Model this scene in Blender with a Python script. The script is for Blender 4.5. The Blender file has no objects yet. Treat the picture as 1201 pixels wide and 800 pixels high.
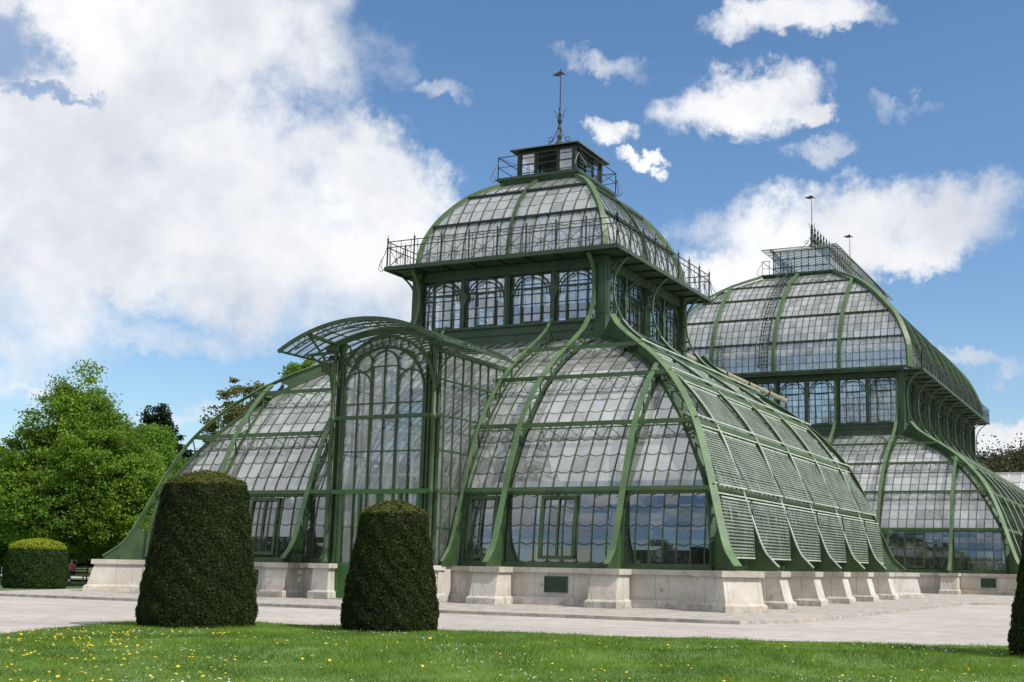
import bpy, math, random
import numpy as np
from mathutils import Vector, Matrix
R = math.radians
rnd = random.Random(7)
rng = np.random.default_rng(11)
scene = bpy.context.scene
col = scene.collection

# ------------------------------------------------------------------ camera
CAM = Vector((25.9316, -51.0495, 1.386))
yaw, pit, rol = R(-25.1400), R(9.33004), R(1.00552)
fw = Vector((math.sin(yaw)*math.cos(pit), math.cos(yaw)*math.cos(pit), math.sin(pit)))
rt = Vector((math.cos(yaw), -math.sin(yaw), 0)); up = rt.cross(fw)
rt2 = rt*math.cos(rol)+up*math.sin(rol); up2 = up*math.cos(rol)-rt*math.sin(rol)
cd = bpy.data.cameras.new("camera"); cam = bpy.data.objects.new("camera", cd); col.objects.link(cam)
M = Matrix((rt2, up2, -fw)).transposed().to_4x4(); M.translation = CAM; cam.matrix_world = M
cd.sensor_fit = 'HORIZONTAL'; cd.sensor_width = 36; cd.lens = 1439.83/1201*36
cd.shift_x = -93.35/1201; cd.shift_y = 25.86/1201
cd.clip_start = .3; cd.clip_end = 4000
scene.camera = cam
scene.render.resolution_x = 1024; scene.render.resolution_y = 682

# ------------------------------------------------------------------ sun + sky
SUN_EL, SUN_AZ = 49.0, -3.0       # azimuth measured from +x towards +y
sd = Vector((math.cos(R(SUN_EL))*math.cos(R(SUN_AZ)), math.cos(R(SUN_EL))*math.sin(R(SUN_AZ)), math.sin(R(SUN_EL))))
sl = bpy.data.lights.new("sun", 'SUN'); sl.energy = 3.9; sl.angle = R(.53); sl.color = (1, .955, .88)
so = bpy.data.objects.new("sun", sl); col.objects.link(so); so.rotation_euler = sd.to_track_quat('Z', 'Y').to_euler()
scene.view_settings.view_transform = 'Standard'; scene.view_settings.look = 'None'
scene.view_settings.exposure = 0.12; scene.view_settings.gamma = 1
scene.view_settings.use_curve_mapping = False
scene.cycles.max_bounces = 6; scene.cycles.transparent_max_bounces = 24
scene.cycles.diffuse_bounces = 3; scene.cycles.glossy_bounces = 3; scene.cycles.transmission_bounces = 3

def px_dir(u, v):
    a = u-600.5-93.35; b = v-400-25.86
    d = fw*1439.83 + rt2*a - up2*b
    return d.normalized()
def azel(u, v):
    d = px_dir(u, v); return math.atan2(d.x, d.y), math.asin(d.z)

class NT:
    """small helper to write node trees"""
    def __init__(s, tree): s.t = tree; s.n = tree.nodes; s.l = tree.links
    def new(s, typ, **kw):
        n = s.n.new(typ)
        for k, v in kw.items(): setattr(n, k, v)
        return n
    def put(s, sock, v):
        if v is None: return
        if isinstance(v, bpy.types.NodeSocket): s.l.new(v, sock)
        else:
            if sock.type == 'RGBA' and not hasattr(v, '__len__'): v = (v, v, v, 1)
            if sock.type == 'RGBA' and len(v) == 3: v = (*v, 1)
            sock.default_value = v
    def math(s, op, a, b=None, c=None, clamp=False):
        n = s.new('ShaderNodeMath', operation=op, use_clamp=clamp)
        for i, v in enumerate((a, b, c)): 
            if v is not None: s.put(n.inputs[i], v)
        return n.outputs[0]
    def mix(s, f, a, b):
        n = s.new('ShaderNodeMix', data_type='RGBA'); s.put(n.inputs[0], f); s.put(n.inputs[6], a); s.put(n.inputs[7], b)
        return n.outputs[2]
    def noise(s, vec, scale, det=4, rough=.55, dist=0, col=False):
        n = s.new('ShaderNodeTexNoise'); s.put(n.inputs['Vector'], vec); n.inputs['Scale'].default_value = scale
        n.inputs['Detail'].default_value = det; n.inputs['Roughness'].default_value = rough; n.inputs['Distortion'].default_value = dist
        return n.outputs[1 if col else 0]
    def ramp(s, f, a, b, lo=0., hi=1., typ='SMOOTHSTEP'):
        n = s.new('ShaderNodeMapRange', interpolation_type=typ); s.put(n.inputs[0], f)
        s.put(n.inputs[1], a); s.put(n.inputs[2], b); n.inputs[3].default_value = lo; n.inputs[4].default_value = hi
        return n.outputs[0]
    def sep(s, v):
        n = s.new('ShaderNodeSeparateXYZ'); s.put(n.inputs[0], v); return n.outputs
    def comb(s, x, y, z):
        n = s.new('ShaderNodeCombineXYZ'); 
        for i, v in enumerate((x, y, z)): s.put(n.inputs[i], v)
        return n.outputs[0]

world = bpy.data.worlds.new("World"); scene.world = world; world.use_nodes = True
W = NT(world.node_tree); W.n.clear()
sky = W.new('ShaderNodeTexSky', sky_type='NISHITA'); sky.sun_disc = False
sky.sun_elevation = R(SUN_EL); sky.sun_rotation = math.atan2(sd.x, sd.y)
sky.air_density = 1.0; sky.dust_density = .8; sky.ozone_density = 2.2; sky.altitude = 250
bg = W.new('ShaderNodeBackground'); hsw = W.new('ShaderNodeHueSaturation'); hsw.inputs['Saturation'].default_value = 1.16; W.put(hsw.inputs['Color'], sky.outputs[0]); W.put(bg.inputs[0], hsw.outputs[0]); bg.inputs[1].default_value = .135
tc = W.new('ShaderNodeTexCoord'); dvec = tc.outputs['Generated']
dx, dy, dz = W.sep(dvec)
az = W.math('ARCTAN2', dx, dy); el = W.math('ARCSINE', dz)
# wobble of the coordinates gives ragged cloud edges
nz = W.noise(dvec, 9, 8, .62, 0, True); nx, ny, _ = W.sep(nz)
nb = W.noise(dvec, 3.2, 3, .5, 0, True); bx_, by_, _ = W.sep(nb)
nf2 = W.noise(dvec, 30, 9, .65, 0, True); fx_, fy_, _ = W.sep(nf2)
azw = W.math('ADD', W.math('ADD', az, W.math('MULTIPLY_ADD', nx, .10, -.05)), W.math('ADD', W.math('MULTIPLY_ADD', bx_, .10, -.05), W.math('MULTIPLY_ADD', fx_, .07, -.035)))
elw = W.math('ADD', W.math('ADD', el, W.math('MULTIPLY_ADD', ny, .075, -.0375)), W.math('ADD', W.math('MULTIPLY_ADD', by_, .06, -.03), W.math('MULTIPLY_ADD', fy_, .06, -.03)))
def blob(u, v, ru, rv, tilt=0, amp=1.):
    a0, e0 = azel(u, v); sa = ru/1440/math.cos(e0); se = rv/1440
    da = W.math('SUBTRACT', azw, a0); de = W.math('SUBTRACT', elw, e0)
    c, s_ = math.cos(R(tilt)), math.sin(R(tilt))
    p = W.math('MULTIPLY', W.math('ADD', W.math('MULTIPLY', da, c), W.math('MULTIPLY', de, s_)), 1/sa)
    q = W.math('MULTIPLY', W.math('ADD', W.math('MULTIPLY', da, -s_), W.math('MULTIPLY', de, c)), 1/se)
    r2 = W.math('ADD', W.math('MULTIPLY', p, p), W.math('MULTIPLY', q, q))
    return W.math('MULTIPLY', W.math('SUBTRACT', 1., r2), amp)
def mx(l):
    r = l[0]
    for b in l[1:]: r = W.math('MAXIMUM', r, b)
    return r
dense = mx([blob(60, 150, 330, 210), blob(300, 235, 330, 150, -20), blob(130, 285, 320, 85), blob(230, 30, 220, 110),
            blob(855, 112, 105, 46), blob(935, 128, 45, 20), blob(712, 150, 44, 24), blob(752, 184, 30, 13),
            blob(930, 8, 120, 28), blob(1000, 272, 190, 60), blob(900, 318, 110, 42), blob(1060, 300, 80, 34),
            blob(1185, 512, 60, 22), blob(1130, 500, 40, 14), blob(-150, 200, 300, 260), blob(455, 225, 150, 75, -28), blob(420, 310, 90, 60)])
wisp = mx([blob(1050, 135, 60, 22), blob(965, 178, 60, 20), blob(1110, 262, 110, 50), blob(40, 402, 90, 18), blob(20, 462, 60, 12),
           blob(225, 482, 70, 14), blob(520, 115, 60, 18), blob(150, 385, 260, 30), blob(1170, 430, 90, 14), blob(720, 60, 120, 20)])
tex = W.noise(dvec, 16, 8, .6)
strk = W.noise(W.comb(W.math('MULTIPLY', az, 5), W.math('MULTIPLY', el, 16), 0), 1.2, 6, .6)
dmask = W.ramp(W.math('ADD', dense, W.math('MULTIPLY_ADD', tex, 1.5, -.75)), -.10, .85)
wmask = W.math('MULTIPLY', W.ramp(W.math('ADD', wisp, W.math('MULTIPLY_ADD', tex, 3.2, -2.0)), 0, 1.2), .7)
# blue holes seen in the big left cloud
hole = mx([blob(10, 70, 70, 60), blob(60, 130, 60, 14)])
holem = W.math('MULTIPLY', W.ramp(W.math('ADD', hole, W.math('MULTIPLY_ADD', tex, 2., -1.15)), 0, .8), .75)
dmask = W.math('MULTIPLY', dmask, W.math('SUBTRACT', 1., holem))
# everywhere outside the part of the sky seen here: broken cloud of the same kind
a0, e0 = azel(600, 330)
far = W.ramp(W.math('ABSOLUTE', W.math('SUBTRACT', az, a0)), .50, .72)
hi = W.ramp(el, .58, .72)
other = W.math('MAXIMUM', far, hi)
gen = W.noise(W.comb(W.math('MULTIPLY', dx, 1.), W.math('MULTIPLY', dy, 1.), W.math('MULTIPLY', dz, 2.2)), 2.3, 8, .6)
gen = W.math('ADD', gen, W.ramp(el, .25, .75, 0, .12))
gmask = W.math('MULTIPLY', W.ramp(gen, .44, .58), W.math('MULTIPLY', other, .95))
cmask = W.math('MAXIMUM', W.math('MAXIMUM', dmask, wmask), gmask)
cmask = W.math('MULTIPLY', cmask, W.ramp(el, -.01, .02), clamp=True)
# inner modelling of the clouds: thicker parts a little greyer
sh1 = W.noise(dvec, 7, 7, .62); sh2 = W.noise(dvec, 3, 3, .5)
shade = W.ramp(W.math('ADD', W.math('MULTIPLY', sh1, .6), W.math('MULTIPLY', sh2, .5)), .40, .68)
ccol = W.mix(shade, (.62, .65, .72, 1), (.95, .955, .96, 1))
bgc = W.new('ShaderNodeBackground'); W.put(bgc.inputs[0], ccol); bgc.inputs[1].default_value = 1.0
# pale air towards the horizon comes from the sky model itself
ms = W.new('ShaderNodeMixShader'); W.put(ms.inputs[0], cmask); W.l.new(bg.outputs[0], ms.inputs[1]); W.l.new(bgc.outputs[0], ms.inputs[2])
ow = W.new('ShaderNodeOutputWorld'); W.l.new(ms.outputs[0], ow.inputs[0])

# ------------------------------------------------------------------ materials
def mat(name):
    m = bpy.data.materials.new(name); m.use_nodes = True; t = NT(m.node_tree)
    b = [n for n in t.n if n.type == 'BSDF_PRINCIPLED'][0]; o = [n for n in t.n if n.type == 'OUTPUT_MATERIAL'][0]
    return m, t, b, o
def pos(t): return t.new('ShaderNodeNewGeometry').outputs['Position']

def paint(name, c, c2, rust=.15, rough=.5, rivets=False):
    m, t, b, o = mat(name); p = pos(t)
    n1 = t.noise(p, 1.3, 6, .6); n2 = t.noise(p, 14, 5, .6)
    cc = t.mix(t.ramp(n1, .35, .65), c, c2)
    st = t.noise(t.comb(*[t.math('MULTIPLY', a, k) for a, k in zip(t.sep(p), (7, 7, .7))]), 1.5, 6, .6)
    cc = t.mix(t.math('MULTIPLY', t.ramp(st, .55, .8), rust), cc, (.10, .075, .045, 1))
    cc = t.mix(t.math('MULTIPLY', t.ramp(n2, .56, .72), .35), cc, (.05, .075, .05, 1))
    t.put(b.inputs['Base Color'], cc); b.inputs['Roughness'].default_value = rough
    bp = t.new('ShaderNodeBump'); bp.inputs['Strength'].default_value = .15; bp.inputs['Distance'].default_value = .02
    t.put(bp.inputs['Height'], n2); t.l.new(bp.outputs[0], b.inputs['Normal'])
    return m
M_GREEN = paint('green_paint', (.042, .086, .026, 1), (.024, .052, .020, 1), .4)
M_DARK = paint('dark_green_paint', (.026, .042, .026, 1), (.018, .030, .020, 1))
M_LIGHT = paint('sunlit_green_paint', (.105, .19, .075, 1), (.068, .128, .052, 1), .6, .6)  # same ironwork green for the flanges, sunlit tone put into the colour
M_TOWER = paint('tower_green_paint', (.042, .080, .034, 1), (.028, .055, .026, 1), .3)
M_MIDG = paint('weathered_green_paint', (.075, .138, .050, 1), (.05, .10, .038, 1), .4)
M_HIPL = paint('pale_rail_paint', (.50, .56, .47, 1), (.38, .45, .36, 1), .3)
M_DOOR = paint('fresh_green_paint', (.035, .135, .022, 1), (.03, .11, .02, 1), .05, .4)
M_CREAM = paint('cream_canvas', (.33, .31, .20, 1), (.24, .235, .15, 1), .5, .8)
M_SLAT = paint('pale_green_slats', (.26, .31, .245, 1), (.16, .205, .155, 1), .25, .6)
M_WHITE = paint('white_paint', (.6, .62, .58, 1), (.5, .52, .48, 1), .3, .5)
M_ROOFM = paint('grey_green_metal_roof', (.16, .19, .16, 1), (.11, .14, .115, 1), .3, .45)

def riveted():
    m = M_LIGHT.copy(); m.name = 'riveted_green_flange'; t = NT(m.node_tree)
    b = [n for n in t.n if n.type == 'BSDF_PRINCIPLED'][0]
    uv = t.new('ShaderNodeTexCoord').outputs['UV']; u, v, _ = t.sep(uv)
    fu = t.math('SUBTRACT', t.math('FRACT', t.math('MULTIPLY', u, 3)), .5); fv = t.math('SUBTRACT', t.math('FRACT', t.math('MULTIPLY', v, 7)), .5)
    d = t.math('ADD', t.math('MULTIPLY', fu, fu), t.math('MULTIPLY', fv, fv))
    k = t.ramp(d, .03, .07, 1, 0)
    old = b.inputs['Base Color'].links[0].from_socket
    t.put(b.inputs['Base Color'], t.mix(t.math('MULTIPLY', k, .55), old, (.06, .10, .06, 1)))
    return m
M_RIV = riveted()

def glass(name, milk, milkcol, tint, refl, lap=True, dark=.0):
    m, t, b, o = mat(name); t.n.remove(b)
    uv = t.new('ShaderNodeTexCoord').outputs['UV']; u, v, _ = t.sep(uv)
    cell = t.comb(t.math('FLOOR', u), t.math('FLOOR', v), 0.37)
    wn = t.new('ShaderNodeTexWhiteNoise', noise_dimensions='3D'); t.put(wn.inputs['Vector'], cell)
    rv, rc = wn.outputs[0], wn.outputs[1]
    fu = t.math('FRACT', u); fv = t.math('FRACT', v)
    p = pos(t)
    # pane by pane tilt and slow waviness of old drawn glass
    geo = t.new('ShaderNodeNewGeometry')
    rx, ry, rz = t.sep(rc)
    off = t.comb(t.math('MULTIPLY_ADD', rx, .026, -.013), t.math('MULTIPLY_ADD', ry, .026, -.013), t.math('MULTIPLY_ADD', rz, .03, -.015))
    va = t.new('ShaderNodeVectorMath', operation='ADD'); t.put(va.inputs[0], geo.outputs['Normal']); t.put(va.inputs[1], off)
    vn = t.new('ShaderNodeVectorMath', operation='NORMALIZE'); t.put(vn.inputs[0], va.outputs[0])
    bp = t.new('ShaderNodeBump'); bp.inputs['Strength'].default_value = .07; bp.inputs['Distance'].default_value = .05
    t.put(bp.inputs['Height'], t.noise(p, 1.6, 3, .5)); t.l.new(vn.outputs[0], bp.inputs['Normal'])
    gl = t.new('ShaderNodeBsdfGlossy'); gl.inputs['Roughness'].default_value = .035; t.put(gl.inputs['Color'], (.95, .97, 1, 1))
    t.l.new(bp.outputs[0], gl.inputs['Normal'])
    tr = t.new('ShaderNodeBsdfTransparent'); t.put(tr.inputs[0], tint)
    df = t.new('ShaderNodeBsdfDiffuse')
    dn = t.noise(p, 2.2, 7, .65); dn2 = t.noise(p, .55, 4, .6)
    t.put(df.inputs[0], t.mix(t.ramp(dn2, .3, .7), milkcol, tuple(c*.86 for c in milkcol[:3])+(1,)))
    tl = t.new('ShaderNodeBsdfTranslucent'); t.put(tl.inputs[0], milkcol)
    dm = t.new('ShaderNodeMixShader'); dm.inputs[0].default_value = .35; t.l.new(df.outputs[0], dm.inputs[1]); t.l.new(tl.outputs[0], dm.inputs[2])
    # dirt: streaky, more at the bottom of each pane, differs per pane
    mk = t.math('ADD', t.math('MULTIPLY', t.ramp(dn, .3, .72), .38), t.math('MULTIPLY_ADD', rv, .50, .33))
    mk = t.math('MULTIPLY', mk, milk*.9, clamp=True)
    m1 = t.new('ShaderNodeMixShader'); t.put(m1.inputs[0], mk); t.l.new(tr.outputs[0], m1.inputs[1]); t.l.new(dm.outputs[0], m1.inputs[2])
    dp = t.new('ShaderNodeVectorMath', operation='DOT_PRODUCT'); t.l.new(geo.outputs['Incoming'], dp.inputs[0]); t.l.new(geo.outputs['Normal'], dp.inputs[1])
    om = t.math('SUBTRACT', 1., t.math('ABSOLUTE', dp.outputs['Value']), clamp=True)
    fr = t.math('MULTIPLY_ADD', t.math('POWER', om, 5.), .92, .05)
    lf = t.math('ADD', t.math('MULTIPLY', fr, 1.), t.math('MULTIPLY_ADD', rv, refl*.5, refl*.75), clamp=True)
    m2 = t.new('ShaderNodeMixShader'); t.put(m2.inputs[0], lf); t.l.new(m1.outputs[0], m2.inputs[1]); t.l.new(gl.outputs[0], m2.inputs[2])
    out = m2.outputs[0]
    if lap:
        c = t.math('MULTIPLY_ADD', fu, 2, -1)
        cur = t.math('MULTIPLY_ADD', t.math('MULTIPLY', c, c), .13, .05)
        ln = t.math('ABSOLUTE', t.math('SUBTRACT', fv, cur))
        k = t.math('LESS_THAN', ln, .043)
        dk = t.new('ShaderNodeBsdfDiffuse'); t.put(dk.inputs[0], (.035, .05, .035, 1))
        m3 = t.new('ShaderNodeMixShader'); t.put(m3.inputs[0], t.math('MULTIPLY', k, .72)); t.l.new(out, m3.inputs[1]); t.l.new(dk.outputs[0], m3.inputs[2]); out = m3.outputs[0]
    t.l.new(out, o.inputs[0])
    return m
M_GL_LOW = glass('clear_pane', .15, (.45, .47, .46, 1), (.55, .60, .58, 1), .17)
M_GL_MID = glass('dusty_pane', .80, (.68, .68, .67, 1), (.70, .74, .72, 1), .19)
M_GL_TOP = glass('whitewashed_pane', 1.05, (.66, .66, .65, 1), (.75, .78, .76, 1), .17)
M_GL_DOME = glass('dome_pane', .85, (.68, .69, .68, 1), (.88, .90, .89, 1), .17)
M_GL_WIN = glass('window_pane', .2, (.6, .62, .62, 1), (.92, .95, .96, 1), .30, lap=False)
M_GL_PORT = glass('portal_pane', .32, (.6, .62, .6, 1), (.80, .83, .82, 1), .10, lap=False)
M_GL_CAN = glass('canopy_pane', .35, (.6, .62, .6, 1), (.90, .92, .91, 1), .12)

def stone(name, c1, c2, joints=True):
    m, t, b, o = mat(name); p = pos(t); x, y, z = t.sep(p)
    n1 = t.noise(p, .9, 6, .6); n2 = t.noise(p, 9, 8, .65); n3 = t.noise(p, 45, 4, .6)
    cc = t.mix(t.ramp(n1, .35, .65), c1, c2)
    cc = t.mix(t.math('MULTIPLY', t.ramp(n2, .45, .75), .45), cc, (.33, .29, .24, 1))
    drip = t.noise(t.comb(t.math('MULTIPLY', x, 3.2), t.math('MULTIPLY', y, 3.2), t.math('MULTIPLY', z, .5)), 1.4, 7, .62)
    cc = t.mix(t.math('MULTIPLY', t.ramp(drip, .54, .74), .6), cc, (.20, .185, .16, 1))
    blk = t.noise(p, 2.4, 8, .7)
    cc = t.mix(t.math('MULTIPLY', t.ramp(blk, .58, .72), .7), cc, (.075, .07, .06, 1))
    foot = t.math('MULTIPLY', t.ramp(z, .55, -.05), t.ramp(t.noise(p, 3.1, 6, .65), .38, .62))
    cc = t.mix(t.math('MULTIPLY', foot, .55), cc, (.16, .145, .125, 1))
    warm = t.noise(p, .45, 3, .5)
    cc = t.mix(t.math('MULTIPLY', t.ramp(warm, .52, .68), .35), cc, (.50, .40, .28, 1))
    if joints:
        br = t.new('ShaderNodeTexBrick'); br.offset = .5
        t.put(br.inputs['Vector'], t.comb(t.math('ADD', x, y), z, 0)); br.inputs['Scale'].default_value = 1
        br.inputs['Brick Width'].default_value = 1.5; br.inputs['Row Height'].default_value = 5; br.inputs['Mortar Size'].default_value = .012
        cc = t.mix(t.math('MULTIPLY', br.outputs['Fac'], .55), cc, (.12, .11, .10, 1))
    t.put(b.inputs['Base Color'], cc); b.inputs['Roughness'].default_value = .85
    bp = t.new('ShaderNodeBump'); bp.inputs['Strength'].default_value = .5; bp.inputs['Distance'].default_value = .015
    t.put(bp.inputs['Height'], t.math('ADD', n2, t.math('MULTIPLY', n3, .4))); t.l.new(bp.outputs[0], b.inputs['Normal'])
    return m
M_STONE = stone('weathered_stone', (.59, .56, .51, 1), (.48, .45, .40, 1))
M_COPE = stone('coping_stone', (.52, .485, .43, 1), (.36, .335, .29, 1))
M_PAVE = stone('apron_paving', (.49, .46, .42, 1), (.38, .355, .32, 1), False)

def ground_mat(name, cols, scales, bump=.3, dist=.02, rough=.95, tracks=False):
    m, t, b, o = mat(name); p = pos(t)
    a = t.noise(p, scales[0], 6, .6); c = t.noise(p, scales[1], 5, .6); f = t.noise(p, scales[2], 3, .7)
    cc = t.mix(t.ramp(a, .35, .65), cols[0], cols[1])
    cc = t.mix(t.math('MULTIPLY', t.ramp(c, .45, .7), .6), cc, cols[2])
    cc = t.mix(t.math('MULTIPLY', t.ramp(f, .5, .7), .4), cc, cols[3])
    if tracks:
        x, y, _ = t.sep(p); w1 = t.noise(p, .12, 4, .5)
        ln = t.noise(t.comb(t.math('MULTIPLY_ADD', w1, 3., t.math('MULTIPLY', x, .07)), t.math('MULTIPLY_ADD', w1, 6., t.math('MULTIPLY', y, 1.3)), 0), 1.6, 5, .6)
        cc = t.mix(t.math('MULTIPLY', t.ramp(ln, .50, .66), .38), cc, (.30, .27, .235, 1))
        v = t.new('ShaderNodeTexVoronoi'); t.put(v.inputs['Vector'], p); v.inputs['Scale'].default_value = 11
        cc = t.mix(t.math('MULTIPLY', t.ramp(v.outputs['Distance'], .10, .30, 1, 0), .45), cc, (.20, .17, .14, 1))
    t.put(b.inputs['Base Color'], cc); b.inputs['Roughness'].default_value = rough
    bp = t.new('ShaderNodeBump'); bp.inputs['Strength'].default_value = bump; bp.inputs['Distance'].default_value = dist
    t.put(bp.inputs['Height'], f); t.l.new(bp.outputs[0], b.inputs['Normal'])
    return m
M_GRAVEL = ground_mat('pale_gravel', [(.56, .52, .475, 1), (.47, .435, .395, 1), (.37, .335, .295, 1), (.20, .18, .155, 1)], (.25, 2.0, 22), 1., .05, tracks=True)
M_LAWN = ground_mat('lawn_soil', [(.08, .15, .022, 1), (.11, .19, .03, 1), (.07, .11, .02, 1), (.04, .07, .012, 1)], (.4, 3, 30))
M_FIELD = ground_mat('park_grass', [(.065, .12, .025, 1), (.05, .09, .02, 1), (.04, .07, .018, 1), (.03, .05, .012, 1)], (.05, .8, 12))
M_SOIL = ground_mat('planting_soil', [(.05, .04, .03, 1), (.04, .035, .028, 1), (.03, .04, .02, 1), (.02, .02, .015, 1)], (.5, 3, 20))
M_HILL = ground_mat('wooded_hill', [(.075, .075, .04, 1), (.05, .06, .03, 1), (.10, .085, .055, 1), (.03, .035, .02, 1)], (.02, .08, .4), 1., 3.)

def leaf_mat(name, c1, c2, trans=.35, rough=.55, nscale=.6):
    m, t, b, o = mat(name); t.n.remove(b)
    g = t.new('ShaderNodeNewGeometry'); p = g.outputs['Position']
    cc = t.mix(t.ramp(t.noise(p, nscale, 3, .6), .3, .7), c1, c2)
    hs = t.new('ShaderNodeHueSaturation'); t.put(hs.inputs['Color'], cc)
    t.put(hs.inputs['Value'], t.math('MULTIPLY_ADD', g.outputs['Random Per Island'], .7, .65))
    t.put(hs.inputs['Hue'], t.math('MULTIPLY_ADD', g.outputs['Random Per Island'], .03, .485))
    cc = hs.outputs[0]
    d = t.new('ShaderNodeBsdfDiffuse'); t.put(d.inputs[0], cc)
    tl = t.new('ShaderNodeBsdfTranslucent'); t.put(tl.inputs[0], cc)
    ms = t.new('ShaderNodeMixShader'); ms.inputs[0].default_value = trans
    t.l.new(d.outputs[0], ms.inputs[1]); t.l.new(tl.outputs[0], ms.inputs[2])
    gl = t.new('ShaderNodeBsdfGlossy'); gl.inputs['Roughness'].default_value = .5
    m2 = t.new('ShaderNodeMixShader'); m2.inputs[0].default_value = .012
    t.l.new(ms.outputs[0], m2.inputs[1]); t.l.new(gl.outputs[0], m2.inputs[2]); t.l.new(m2.outputs[0], o.inputs[0])
    return m
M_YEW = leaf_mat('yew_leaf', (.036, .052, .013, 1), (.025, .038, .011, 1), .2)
M_YEWTOP = leaf_mat('yew_sunlit_top', (.125, .135, .032, 1), (.085, .10, .026, 1), .25)  # sunlit brightness of the clipped tops is put into the leaf colour
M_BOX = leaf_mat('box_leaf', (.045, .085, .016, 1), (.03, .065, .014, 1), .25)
M_BOXTOP = leaf_mat('box_sunlit_top', (.30, .34, .02, 1), (.24, .29, .02, 1), .3)  # hedge dome leaves, lightened in colour to stand for sun on top
M_LIME = leaf_mat('spring_leaf', (.17, .30, .035, 1), (.11, .22, .025, 1), .5, nscale=.25)
M_GREENLEAF = leaf_mat('summer_leaf', (.22, .345, .04, 1), (.115, .215, .026, 1), .5, nscale=.25)
M_DARKLEAF = leaf_mat('dark_leaf', (.022, .042, .018, 1), (.014, .028, .013, 1), .15, nscale=.25)
M_BRONZE = leaf_mat('young_bronze_leaf', (.20, .20, .06, 1), (.13, .15, .045, 1), .4, nscale=.3)
M_TWIG = leaf_mat('bare_twig', (.075, .075, .040, 1), (.05, .06, .028, 1), .1)
M_PALM = leaf_mat('glasshouse_leaf', (.09, .17, .04, 1), (.05, .11, .03, 1), .35)
M_BLADE = leaf_mat('grass_blade', (.20, .32, .028, 1), (.085, .17, .022, 1), .5, nscale=.5)
def plain(name, c, rough=.7, n=8.):
    m, t, b, o = mat(name); p = pos(t)
    t.put(b.inputs['Base Color'], t.mix(t.noise(p, n, 5, .6), c, tuple(k*.6 for k in c[:3])+(1,))); b.inputs['Roughness'].default_value = rough
    return m
M_BARK = plain('bark', (.09, .07, .05, 1), .95)
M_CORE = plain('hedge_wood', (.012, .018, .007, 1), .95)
M_YEL = plain('dandelion_yellow', (.75, .55, .02, 1)); M_WPET = plain('daisy_white', (.75, .75, .72, 1))
M_IRON = plain('dark_iron', (.03, .035, .035, 1), .45)
M_PINK = plain('pink_cloth', (.60, .10, .16, 1)); M_NAVY = plain('navy_cloth', (.02, .025, .05, 1)); M_SKIN = plain('skin', (.5, .3, .22, 1), .5); M_HAIR = plain('brown_hair', (.05, .03, .02, 1))
M_WOOD = plain('bench_wood', (.16, .11, .07, 1), .7)
M_GRILL = plain('green_grille', (.03, .075, .04, 1), .5)

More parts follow.
